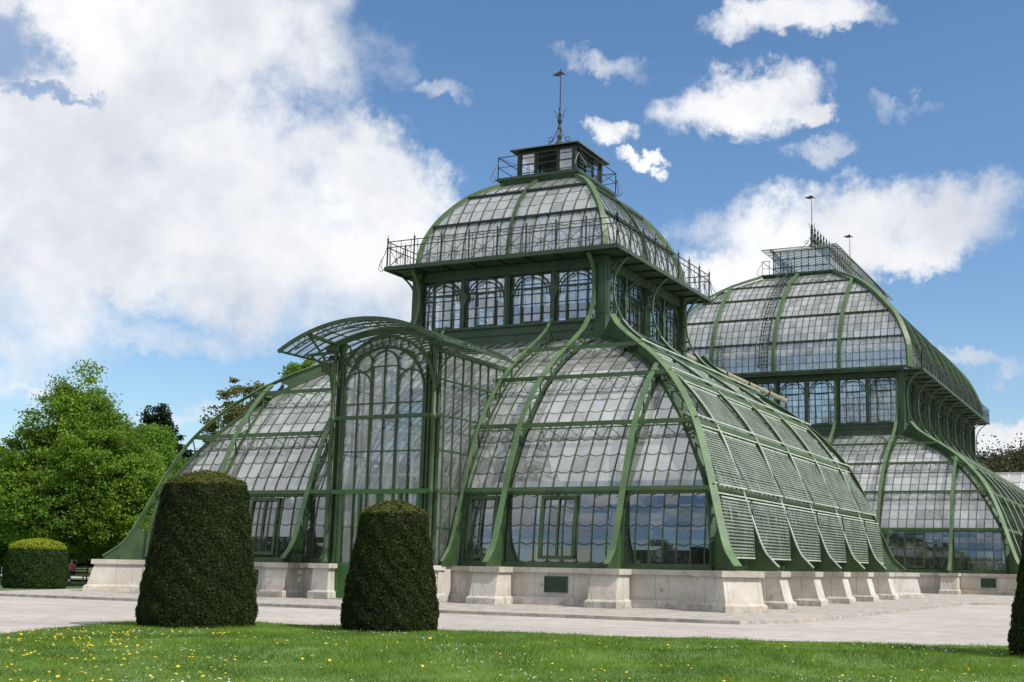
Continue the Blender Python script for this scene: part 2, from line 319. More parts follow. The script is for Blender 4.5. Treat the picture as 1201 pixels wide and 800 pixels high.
# ------------------------------------------------------------------ mesh helpers
class MB:
    def __init__(s): s.v = []; s.f = []; s.uv = []
    def quad(s, a, b, c, d, uv=None):
        i = len(s.v); s.v += [tuple(a), tuple(b), tuple(c), tuple(d)]; s.f.append((i, i+1, i+2, i+3)); s.uv.append(uv or ((0, 0), (1, 0), (1, 1), (0, 1)))
    def poly(s, pts):
        i = len(s.v); s.v += [tuple(p) for p in pts]; s.f.append(tuple(range(i, i+len(pts)))); s.uv.append(tuple((p[0], p[1]) for p in pts))
    def hexa(s, c):
        # c: 8 corners, bottom 4 then top 4 (same order)
        i = len(s.v); s.v += [tuple(p) for p in c]
        for q in ((3, 2, 1, 0), (4, 5, 6, 7), (0, 1, 5, 4), (1, 2, 6, 5), (2, 3, 7, 6), (3, 0, 4, 7)):
            s.f.append(tuple(i+k for k in q)); s.uv.append(((0, 0), (1, 0), (1, 1), (0, 1)))
    def box(s, x0, x1, y0, y1, z0, z1):
        s.hexa([(x0, y0, z0), (x1, y0, z0), (x1, y1, z0), (x0, y1, z0), (x0, y0, z1), (x1, y0, z1), (x1, y1, z1), (x0, y1, z1)])
    def bar(s, a, b, w, h, side=None):
        a = Vector(a); b = Vector(b); t = (b-a)
        if t.length < 1e-6: return
        t.normalize()
        sd_ = Vector(side) if side is not None else (t.cross(Vector((0, 0, 1))) if abs(t.z) < .95 else Vector((1, 0, 0)))
        sd_ = (sd_-t*sd_.dot(t)).normalized(); n = t.cross(sd_)
        A = sd_*(w/2); B = n*(h/2)
        s.hexa([a-A-B, a+A-B, a+A+B, a-A+B, b-A-B, b+A-B, b+A+B, b-A+B])
    def sweep(s, pts, side, w, d, off=0., uvw=1.):
        """rectangular section along a planar curve; side = unit vector across, outer face on the curve, depth d inwards"""
        side = Vector(side); P = [Vector(p) for p in pts]; n = len(P); rings = []; L = 0
        for i, p in enumerate(P):
            t = (P[min(i+1, n-1)]-P[max(i-1, 0)]).normalized(); nn = side.cross(t).normalized()
            if i: L += (P[i]-P[i-1]).length
            o = p+nn*off
            rings.append(((o-side*w/2, o+side*w/2, o+side*w/2-nn*d, o-side*w/2-nn*d), L))
        for (a, la), (b, lb) in zip(rings[:-1], rings[1:]):
            for k in range(4):
                s.quad(a[k], a[(k+1) % 4], b[(k+1) % 4], b[k], ((0, la), (uvw, la), (uvw, lb), (0, lb)))
        a, b = rings[0][0], rings[-1][0]; s.quad(a[3], a[2], a[1], a[0]); s.quad(*b)
    def tube(s, pts, r, n=6, r2=None):
        P = [Vector(p) for p in pts]; m = len(P); base = None
        for i, p in enumerate(P):
            t = (P[min(i+1, m-1)]-P[max(i-1, 0)]).normalized()
            ref = Vector((0, 0, 1)) if abs(t.z) < .9 else Vector((1, 0, 0))
            A = t.cross(ref).normalized(); B = t.cross(A)
            rr = r if r2 is None else r+(r2-r)*i/(m-1)
            ring = [len(s.v)+k for k in range(n)]
            for k in range(n):
                a = 2*math.pi*k/n; s.v.append(tuple(p+A*(rr*math.cos(a))+B*(rr*math.sin(a))))
            if base:
                for k in range(n):
                    s.f.append((base[k], base[(k+1) % n], ring[(k+1) % n], ring[k])); s.uv.append(((0, 0), (1, 0), (1, 1), (0, 1)))
            base = ring
    def ring(s, c, a, b, R_, r, n=16, k=5):
        c = Vector(c); a = Vector(a); b = Vector(b)
        s.tube([c+a*(R_*math.cos(2*math.pi*i/n))+b*(R_*math.sin(2*math.pi*i/n)) for i in range(n+1)], r, k)
    def lathe(s, c, prof, n=12):
        base = None
        for (r, z) in prof:
            ring = [len(s.v)+k for k in range(n)]
            for k in range(n):
                a = 2*math.pi*k/n; s.v.append((c[0]+r*math.cos(a), c[1]+r*math.sin(a), c[2]+z))
            if base:
                for k in range(n):
                    s.f.append((base[k], base[(k+1) % n], ring[(k+1) % n], ring[k])); s.uv.append(((0, 0), (1, 0), (1, 1), (0, 1)))
            base = ring
    def build(s, name, m, parent=None, smooth=False, label=None, extra=()):
        if not s.f: return None
        mi = [0]*len(s.f); ms = [m]
        for k, (o_, m_) in enumerate(extra):
            n0 = len(s.v); s.v += o_.v; s.f += [tuple(i+n0 for i in f) for f in o_.f]; s.uv += o_.uv; mi += [k+1]*len(o_.f); ms.append(m_)
        me = bpy.data.meshes.new(name); me.from_pydata(s.v, [], s.f)
        ul = me.uv_layers.new(name='UVMap'); fl = [c for f in s.uv for c in f]
        ul.data.foreach_set('uv', [k for c in fl for k in c])
        for m_ in ms: me.materials.append(m_)
        me.polygons.foreach_set('material_index', mi)
        if smooth: me.polygons.foreach_set('use_smooth', [True]*len(me.polygons))
        me.update(); o = bpy.data.objects.new(name, me); col.objects.link(o)
        if parent: o.parent = parent
        if label: o['label'] = label
        return o
def empty(name, parent=None, loc=(0, 0, 0)):
    o = bpy.data.objects.new(name, None); col.objects.link(o); o.location = loc
    if parent: o.parent = parent
    return o
def tag(o, label=None, cat=None, group=None, kind=None):
    for k, v in (('label', label), ('category', cat), ('group', group), ('kind', kind)):
        if v: o[k] = v
    return o

def resample(prof, step=.35):
    out = [prof[0]]
    P = [Vector((a, b)) for a, b in prof]; n = len(P)
    for i in range(n-1):
        p0 = P[max(i-1, 0)]; p1 = P[i]; p2 = P[i+1]; p3 = P[min(i+2, n-1)]
        k = max(1, round((p2-p1).length/step))
        for j in range(1, k+1):
            t = j/k
            q = .5*((2*p1)+(p2-p0)*t+(2*p0-5*p1+4*p2-p3)*t*t+(3*p1-p0-3*p2+p3)*t**3)
            out.append((q.x, q.y))
    return out
def r_at(prof, z):
    for (r0, z0), (r1, z1) in zip(prof[:-1], prof[1:]):
        if min(z0, z1) <= z <= max(z0, z1) and z1 != z0: return r0+(r1-r0)*(z-z0)/(z1-z0)
    return prof[0][0] if z < prof[0][1] else prof[-1][0]

# ------------------------------------------------------------------ pavilion profiles (r outward from the tower centre line, z up)
PZ = 1.27
OUT = resample([(13.55, 1.42), (13.4, 1.56), (13.1, 1.87), (12.88, 2.3), (12.68, 2.85), (12.5, 3.35), (12.28, 4.0), (11.85, 5.2), (11.3, 6.4), (10.55, 7.5), (9.7, 8.42), (8.7, 9.25), (7.7, 9.92), (6.72, 10.56), (5.95, 11.12), (5.45, 11.68)], .3)
INN = resample([(12.345, 1.40), (12.29, 2.6), (12.04, 4.0), (11.5, 5.1), (10.65, 6.5), (9.9, 7.45), (9.1, 8.3), (8.05, 9.15), (6.9, 9.85), (5.8, 10.4), (4.65, 10.9)], .3)
BR_NEAR = resample([(5.45, 11.68), (5.15, 12.3), (5.02, 13.0), (5.12, 13.7), (5.45, 14.15), (5.7, 14.36)], .2)
BR_MID = resample([(5.45, 11.68), (5.15, 12.4), (5.03, 13.3), (5.1, 14.3), (5.5, 15.0), (6.05, 15.42)], .2)
BR_FRONT = resample([(5.45, 11.68), (5.12, 12.3), (4.98, 13.2), (4.95, 14.3), (5.0, 15.2)], .2)
DOME_N = resample([(4.72, 14.52), (4.66, 15.3), (4.45, 16.2), (4.0, 17.15), (3.28, 18.1), (2.6, 18.7), (1.95, 19.1)], .3)
DOME_C = resample([(5.3, 15.6), (5.28, 16.5), (5.15, 17.5), (4.45, 19.2), (3.6, 20.4), (1.95, 22.2), (.45, 23.4), (-1.5, 24.5)], .4)
PURL = [4.0, 6.42, 8.42, 9.95]

class Face:
    """maps (s along the wall, r outward, z) to the world for one of the four sides"""
    def __init__(f, c, ax, ay, k): f.c = c; f.ax = ax; f.ay = ay; f.k = k; f.ext = ax if k in (0, 2) else ay
    def __call__(f, s, r, z):
        cx, cy = f.c
        if f.k == 0: return Vector((cx+s, cy-f.ay-r, z))
        if f.k == 1: return Vector((cx+f.ax+r, cy+s, z))
        if f.k == 2: return Vector((cx-s, cy+f.ay+r, z))
        return Vector((cx-f.ax-r, cy-s, z))
    def S(f): return f(1, 0, 0)-f(0, 0, 0)
    def N(f): return f(0, 1, 0)-f(0, 0, 0)

def clip_s(face, s, r):
    L = face.ext+r; return max(-L, min(L, s))

def glaze(face, prof, s0, s1, ncol, rows, m, parent, barm=M_GREEN, name='glazing', bw=.04, z0=None, z1=None, hipclip=True):
    """one bay of curved glazing: glass sheet plus its bars"""
    P = [p for p in prof if (z0 is None or p[1] >= z0-1e-6) and (z1 is None or p[1] <= z1+1e-6)]
    if z0 is not None and P and P[0][1] > z0: P = [(r_at(prof, z0), z0)]+P
    if z1 is not None and P and P[-1][1] < z1: P = P+[(r_at(prof, z1), z1)]
    g = MB(); L = [0]
    for a, b in zip(P[:-1], P[1:]): L.append(L[-1]+math.hypot(b[0]-a[0], b[1]-a[1]))
    T = L[-1]; dl = (s1-s0)/ncol
    uo = round(s0*1.7)+face.k*40; vo = round((z0 or 0)*3)+7
    for i in range(len(P)-1):
        (ra, za), (rb, zb) = P[i], P[i+1]
        a0, a1 = clip_s(face, s0, ra), clip_s(face, s1, ra); b0, b1 = clip_s(face, s0, rb), clip_s(face, s1, rb)
        if a1-a0 < 1e-4: break
        va = L[i]/T*rows+vo; vb = L[i+1]/T*rows+vo; U = lambda s: (s-s0)/dl+uo
        k = max(1, ncol//2)
        g.quad(face(a0, ra, za), face(a1, ra, za), face(b1, rb, zb), face(b0, rb, zb), ((U(a0), va), (U(a1), va), (U(b1), vb), (U(b0), vb)))
    b = MB()
    for c in range(ncol+1):
        s = s0+dl*c; pts = []
        for (r, z) in P:
            if abs(s) <= face.ext+r+1e-6: pts.append(face(s, r, z))
            else: break
        if len(pts) > 1: b.sweep(pts, face.S(), bw, .07, .03)
    return g.build(name, m, parent, extra=((b, barm),))

def purlin(face, z, s0, s1, parent, o=OUT, i_=INN, lattice=True, m=None):
    m = m or M_MIDG
    ro, ri = r_at(o, z)-.06, r_at(i_, z)+.03
    a, b = clip_s(face, s0, ro), clip_s(face, s1, ro)
    if b-a < .2: return
    mb = MB(); zi = z-.12
    N = face.N()
    mb.bar(face(a, ro, z), face(b, ro, z), .09, .15)
    mb.bar(face(a, ri, zi), face(b, ri, zi), .10, .09)
    mb.bar(face(a, ri+.03, zi-.22), face(b, ri+.03, zi-.22), .03, .035)
    n = max(2, int((b-a)/.38))
    for k in range(n):
        sa = a+(b-a)*k/n; sb = a+(b-a)*(k+1)/n
        if k % 2: mb.bar(face(sa, ro, z), face(sb, ri, zi), .035, .035)
        else: mb.bar(face(sa, ri, zi), face(sb, ro, z), .035, .035)
        if k % 2 == 0: mb.bar(face(sa, ri+.03, zi-.22), face(sb, ri+.04, zi-.02), .03, .03)
    return mb.build('purlin', m, parent)

def rib(pf, side, parent, top=None, w=.26, name='rib', hipw=1.0, gus=2.35, ringr=True, zmax=99, wallr=4.72):
    """pf(r, z) -> world; side = unit vector across the rib"""
    o = MB(); O = [p for p in OUT if p[1] <= zmax]; I = [p for p in INN if p[1] <= zmax]
    e = empty(name, parent)
    fl = MB(); pts = [pf(r, z) for r, z in O]
    full = pts+([pf(r, z) for r, z in top[1:]] if top else [])
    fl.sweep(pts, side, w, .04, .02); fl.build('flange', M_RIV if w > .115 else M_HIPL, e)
    if top: bk = MB(); bk.sweep(full[len(pts)-1:], side, min(w, .15), .07, .02); bk.build('upper_bracket', M_MIDG, e)
    # the flange tapers into the narrower web and chords
    o.sweep([pf(r, z) for r, z in O], side, w*.35, .10, -.02)
    o.sweep([pf(r, z) for r, z in I], side, w*.7, .07, .05)
    n = len(O)
    # lattice
    Ls = 0; step = .42; prev = None; flip = False
    zs = []; acc = 0
    for a, b in zip(O[:-1], O[1:]):
        seg = math.hypot(b[0]-a[0], b[1]-a[1]); acc += seg
        if acc >= step and b[1] > gus-.1: zs.append(b); acc = 0
    def inner_pt(p):
        best = min(I, key=lambda q: math.hypot(q[0]-p[0], q[1]-p[1])); return best
    pr = None
    for k, p in enumerate(zs):
        q = inner_pt(p)
        cur = pf(*p) if k % 2 else pf(*q)
        if pr is not None: o.bar(pr, cur, .05, .05, side)
        pr = cur
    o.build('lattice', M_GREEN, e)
    if name == 'hip_rib':
        g = MB(); sv = Vector(side)*.02; up_ = [p for p in O if p[1] > 9.0]; dn_ = [p for p in I if p[1] > 8.75]
        ps = [pf(r, z) for r, z in up_]+[pf(r, z) for r, z in dn_[::-1]]
        g.poly([p+sv for p in ps]); g.poly([p-sv for p in ps[::-1]]); g.build('web_plate', M_GREEN, e)
    # solid foot plate
    g = MB(); fo = [p for p in O if p[1] <= gus]; tz = gus+.35
    sv = Vector(side)*.03
    prof = [(12.28, PZ)]+[(13.5, PZ)]+fo+[(12.62, tz-.1), (12.32, tz-.5)]
    for sg in (-1, 1):
        ps = [pf(r, z)+sv*sg for r, z in prof]
        g.poly(ps if sg > 0 else ps[::-1])
    ps = [pf(r, z) for r, z in prof]
    for a, b in zip(ps, ps[1:]+ps[:1]): g.quad(a-sv, b-sv, b+sv, a+sv)
    g.build('foot_plate', M_GREEN, e)
    if top and ringr:
        rg = MB(); c = pf(5.02, 11.98); rv = (pf(1, 0)-pf(0, 0)).normalized()
        rg.ring(c, rv, (0, 0, 1), .24, .045, 16, 5)
        rg.build('bracket_ring', M_MIDG, e); rg = MB(); rg.bar(pf(wallr, 12.9), pf(5.02, 13.0), .05, .05, side); rg.build('bracket_tie', M_GREEN, e); rg = MB()
        tr, tz_ = top[-1]
        rg.tube([pf(wallr, tz_-.9), pf(wallr+.12, tz_-.5), pf(wallr+.45, tz_-.12), pf(tr-.1, tz_-.02)], .05, 5)
        rg.build('bracket_strut', M_GREEN, e)
    return e

def tower_window(face, sc, w, z0, z1, parent, rows, r=4.6, ncols=4):
    """arched window: glass, bars, double arch and a leaf-shaped spandrel at each side"""
    e = empty('window', parent)
    g = MB(); x0, x1 = sc-w/2, sc+w/2
    u0 = round(sc*7)+100*face.k
    g.quad(face(x0, r-.1, z0), face(x1, r-.1, z0), face(x1, r-.1, z1), face(x0, r-.1, z1), ((u0, 0), (u0+ncols, 0), (u0+ncols, rows), (u0, rows)))
    g.build('pane', M_GL_WIN, e)
    b = MB(); S = face.S()
    hz = z1-z0
    for sx in (x0+.02, x1-.02): b.bar(face(sx, r-.06, z0), face(sx, r-.06, z1), .06, .10, S)
    for k, wd in ((.25, .045), (.5, .022), (.75, .045)):
        s = x0+w*k; b.bar(face(s, r-.05, z0), face(s, r-.05, z1-.02), wd, .06, S)
    for k in range(rows+1):
        z = z0+hz*k/rows; b.bar(face(x0, r-.055, z), face(x1, r-.055, z), .05, .022 if 0 < k < rows else .06)
    b.bar(face(x0, r-.05, z0+hz*.72), face(x1, r-.05, z0+hz*.72), .06, .05)
    b.build('muntins', M_DARK, e)
    # tilting sash
    fsh = MB(); sa, sb = x0+w*.25, x0+w*.75; za, zb = z0+.06, z0+hz*.70
    for p, q in ((face(sa, r+.02, za), face(sb, r+.02, za)), (face(sa, r-.02, zb), face(sb, r-.02, zb)), (face(sa, r+.02, za), face(sa, r-.02, zb)), (face(sb, r+.02, za), face(sb, r-.02, zb))):
        fsh.bar(p, q, .05, .05)
    fsh.build('sash', M_GREEN, e)
    a = MB(); zc = z1-w/2+.04
    for rr, th in ((w/2-.02, .035), (w/2-.19, .03)):
        a.tube([face(sc+rr*math.cos(t), r+.03, zc+rr*math.sin(t)) for t in [math.pi*i/12 for i in range(13)]], th, 5)
    for i in range(1, 6):
        t = math.pi*i/6; ra, rb = w/2-.19, w/2-.02
        a.bar(face(sc+ra*math.cos(t), r+.03, zc+ra*math.sin(t)), face(sc+rb*math.cos(t), r+.03, zc+rb*math.sin(t)), .02, .02)
    a.build('arch', M_GREEN, e)
    return e

def tower(face, half, nb, z0, z1, zh, parent, cornerw=.42, win_rows=5, ncols=4):
    """tower wall of one side: sill band, posts, windows, mullions and header"""
    r = 4.6; S = face.S()
    b = MB()
    b.bar(face(-half-.02, r-.04, (z0+10.72)/2), face(half+.02, r-.04, (z0+10.72)/2), .22, z0-10.72)
    b.bar(face(-half, r+.09, z0-.05), face(half, r+.09, z0-.05), .16, .10)
    b.bar(face(-half, r+.07, z0-.42), face(half, r+.07, z0-.42), .10, .05)
    b.build('sill_band', M_TOWER, parent)
    h = MB(); h.bar(face(-half-.02, r-.02, (z1+zh)/2), face(half+.02, r-.02, (z1+zh)/2), .24, zh-z1)
    h.bar(face(-half, r+.13, z1+.06), face(half, r+.13, z1+.06), .06, .06)
    h.build('header_band', M_TOWER, parent)
    bw = 2*half/nb
    for k in range(nb+1):
        s = -half+bw*k
        if k in (0, nb): continue
        p = MB(); p.bar(face(s, r+.0, z0), face(s, r+.0, z1), .26, .30, S); p.bar(face(s, r+.17, z0), face(s, r+.17, z1), .10, .05, S)
        p.build('post', M_TOWER, parent)
    for k in range(nb):
        sc = -half+bw*(k+.5); inset = .16
        p = MB(); p.bar(face(sc, r, z0), face(sc, r, z1-1.1), .15, .18, S)
        # leaf-shaped capital that widens upward
        for za, zb, wa, wb in ((z1-1.25, z1-.85, .15, .44), (z1-.85, z1-.62, .44, .36), (z1-.62, z1, .16, .14)):
            A = [face(sc-wa/2, r-.08, za), face(sc+wa/2, r-.08, za), face(sc+wa/2, r+.10, za), face(sc-wa/2, r+.10, za)]
            B = [face(sc-wb/2, r-.08, zb), face(sc+wb/2, r-.08, zb), face(sc+wb/2, r+.10, zb), face(sc-wb/2, r+.10, zb)]
            p.hexa(A+B)
        p.build('mullion', M_TOWER, parent)
        ww = bw/2-.30
        for sg in (-1, 1): tower_window(face, sc+sg*(bw/4-.02), ww, z0+.02, z1-.02, parent, win_rows, ncols=ncols)

def railing(pts, z, h, parent, panel=1.15, closed=False, m=M_DARK, r=.022, knobs=True):
    b = MB()
    for a, c in zip(pts[:-1], pts[1:]):
        a = Vector(a); c = Vector(c); L = (c-a).length; n = max(1, round(L/panel)); d = (c-a)/n
        for zz in (z+.06, z+h*.78, z+h): b.bar(a+Vector((0, 0, zz)), c+Vector((0, 0, zz)), .035, .035)
        for k in range(n+1):
            p = a+d*k
            b.bar(p+Vector((0, 0, z)), p+Vector((0, 0, z+h+.06)), .05, .05)
            if knobs: b.lathe((p.x, p.y, z+h+.05), [(0, 0), (.05, .03), (.05, .09), (.012, .15), (.012, .28), (0, .30)], 6)
            if k < n:
                q = p+d
                for t0, t1 in ((0, 1), (1, 0)):
                    b.bar(p.lerp(q, .12+t0*.76)+Vector((0, 0, z+.1)), p.lerp(q, .12+t1*.76)+Vector((0, 0, z+h*.76)), .018, .018)
                for t_ in (.12, .88, .5): b.bar(p.lerp(q, t_)+Vector((0, 0, z)), p.lerp(q, t_)+Vector((0, 0, z+h*.98)), .02, .02)
                cc = p.lerp(q, .5); b.ring(cc+Vector((0, 0, z+h*.43)), d.normalized(), (0, 0, 1), .12, .012, 10, 4)
    return b.build('railing', m, parent)

def pedestal(face, s, parent, w=1.0, hipc=None):
    """stone pier under a rib: flared body, base course and coping"""
    e = empty('pedestal', parent)
    def course(r0, r1b, r1t, wb, wt, za, zb, nm, m, cham=0):
        b = MB(); A = [face(s-wb/2, r0, za), face(s-wb/2, r1b, za), face(s+wb/2, r1b, za), face(s+wb/2, r0, za)]
        B = [face(s-wt/2, r0, zb), face(s-wt/2, r1t, zb), face(s+wt/2, r1t, zb), face(s+wt/2, r0, zb)]
        b.hexa(A+B); return b.build(nm, m, e)
    course(12.45, 14.02, 14.00, w*1.16, w*1.14, -.12, .20, 'base', M_STONE)
    course(12.45, 14.00, 13.90, w*1.14, w*1.02, .20, .27, 'base_moulding', M_STONE)
    course(12.45, 13.89, 13.68, w, w*.98, .27, 1.08, 'shaft', M_STONE)
    course(12.45, 13.80, 13.80, w*1.16, w*1.16, 1.08, PZ-.003, 'coping', M_COPE)
def corner_pedestal(c, ax, ay, sx, sy, parent):
    """pier standing on the diagonal under a hip rib"""
    e = empty('corner_pedestal', parent); cx, cy = c
    def course(rb, rt_, wb, wt, za, zb, nm, m, ri=11.9):
        b = MB()
        def rect(r, w, z):
            h = w/2/math.sqrt(2); q = []
            for rr, sg in ((ri, -1), (ri, 1), (r, 1), (r, -1)):
                q.append((cx+sx*(ax+rr)-sg*h*sy*sx*sx, cy+sy*(ay+rr)+sg*h*sx*sy*sy, z))
            return q
        b.hexa(rect(rb, wb, za)+rect(rt_, wt, zb)); b.build(nm, m, e)
    course(14.0, 13.98, 1.50, 1.47, -.12, .20, 'base', M_STONE); course(13.98, 13.90, 1.47, 1.36, .20, .27, 'base_moulding', M_STONE)
    course(13.89, 13.72, 1.34, 1.30, .27, 1.08, 'shaft', M_STONE); course(13.82, 13.82, 1.48, 1.48, 1.08, PZ-.003, 'coping', M_COPE)
    # short square return that joins the pier to the walls
    b = MB(); 
    for (x0, x1) in ((11.9, 12.9),):
        X = sorted((cx+sx*(ax+x0), cx+sx*(ax+x1))); Y = sorted((cy+sy*(ay+x0), cy+sy*(ay+x1))); b.box(X[0], X[1], Y[0], Y[1], -.11, 1.09)
    b.build('return', M_STONE, e)

def plinth(face, parent, gaps=()):
    L = face.ext+12.6
    segs = []; cur = -L
    for a, b in gaps: segs.append((cur, a)); cur = b
    segs.append((cur, L))
    for a, b in segs:
        m = MB()
        def bx(r0, r1, z0, z1):
            m.hexa([face(a, r0, z0), face(a, r1, z0), face(b, r1, z0), face(b, r0, z0), face(a, r0, z1), face(a, r1, z1), face(b, r1, z1), face(b, r0, z1)])
        bx(12.1, 12.62, .27, 1.10); bx(12.1, 12.74, -.12, .27)
        w = m.build('plinth_wall', M_STONE, parent)
        m = MB(); bx(12.1, 12.78, 1.10, PZ-.006); m.build('coping', M_COPE, w)

def vent(face, s, parent):
    b = MB(); r = 12.63
    b.bar(face(s-.42, r, .70), face(s+.42, r, .70), .03, .50); 
    f = b.build('vent_grille', M_GRILL, parent)
    c = MB()
    for k in range(7): c.bar(face(s-.36, r+.03, .52+k*.06), face(s+.36, r+.03, .52+k*.06), .03, .02)
    for x0 in (-.42, .42): c.bar(face(s+x0, r+.02, .45), face(s+x0, r+.02, .95), .05, .05)
    for z in (.45, .95): c.bar(face(s-.44, r+.02, z), face(s+.44, r+.02, z), .05, .05)
    c.build('frame', M_GREEN, f)

def casement(face, s0, s1, parent, z0=1.62, z1=3.72):
    """openable framed light set slightly proud of the lowest band"""
    b = MB(); N = .09
    P = [(r+N, z) for r, z in INN if z0 <= z <= z1]; P = [(r_at(INN, z0)+N, z0)]+P+[(r_at(INN, z1)+N, z1)]
    for s in (s0, s1): b.sweep([face(s, r, z) for r, z in P], face.S(), .10, .10)
    for z in (z0, z1): b.bar(face(s0-.05, r_at(INN, z)+N-.04, z), face(s1+.05, r_at(INN, z)+N-.04, z), .10, .12)
    e = b.build('casement', M_GREEN, parent)
    c = MB(); c.sweep([face((s0+s1)/2, r, z) for r, z in P], face.S(), .04, .06)
    c.build('glazing_bars', M_GREEN, e)

def mats_panel(face, s0, s1, z0, z1, parent):
    """slatted sun blind laid over the ribs on one bay between two purlins"""
    P = []; prof = [(r+.36, z+.10) for r, z in INN if z > 1.39]
    acc = []; L = 0
    for a, b in zip(prof[:-1], prof[1:]):
        n = 12
        for k in range(n):
            t = k/n; acc.append((a[0]+(b[0]-a[0])*t, a[1]+(b[1]-a[1])*t))
    rows = []; last = None
    for p in acc:
        if p[1] < z0 or p[1] > z1: continue
        if last is None or math.hypot(p[0]-last[0], p[1]-last[1]) >= .098: rows.append(p); last = p
    if len(rows) < 4: return
    sl_ = MB(); m = MB(); inner = 0.
    for i, (r, z) in enumerate(rows):
        q = rows[i+1] if i+1 < len(rows) else rows[i-1]
        tr, tz = (q[0]-r, q[1]-z) if i+1 < len(rows) else (r-q[0], z-q[1]); l = math.hypot(tr, tz); tr /= l; tz /= l
        a, b = clip_s(face, s0, r-.3), clip_s(face, s1, r-.3)
        if b-a < .2: continue
        h = .024; nr, nz = tz*inner, -tr*inner
        c0 = (r+nr, z+nz)
        def pt(s, k, d): return face(s, c0[0]+tr*k+tz*d, c0[1]+tz*k-tr*d)
        sl_.hexa([pt(a, -h, 0), pt(b, -h, 0), pt(b, -h, .02), pt(a, -h, .02), pt(a, h, 0), pt(b, h, 0), pt(b, h, .02), pt(a, h, .02)])
    n = int((s1-s0)/.25); pts_ = rows[::2]+[rows[-1]]
    for k in range(n+1):
        s = s0+(s1-s0)*k/n
        line = [face(s, r+.03, z) for r, z in pts_ if abs(s) <= face.ext+r-.3]
        if len(line) > 1: m.sweep(line, face.S(), .018, .02, .0)
    e = sl_.build('sun_blind', M_SLAT, parent, extra=((m, M_SLAT),))
    for (r, z) in (rows[0], rows[-1]):
        fr = MB()
        a, b = clip_s(face, s0, r-.3), clip_s(face, s1, r-.3)
        fr.bar(face(a, r+.02, z), face(b, r+.02, z), .05, .05)
        fr.build('rail', M_HIPL, e)

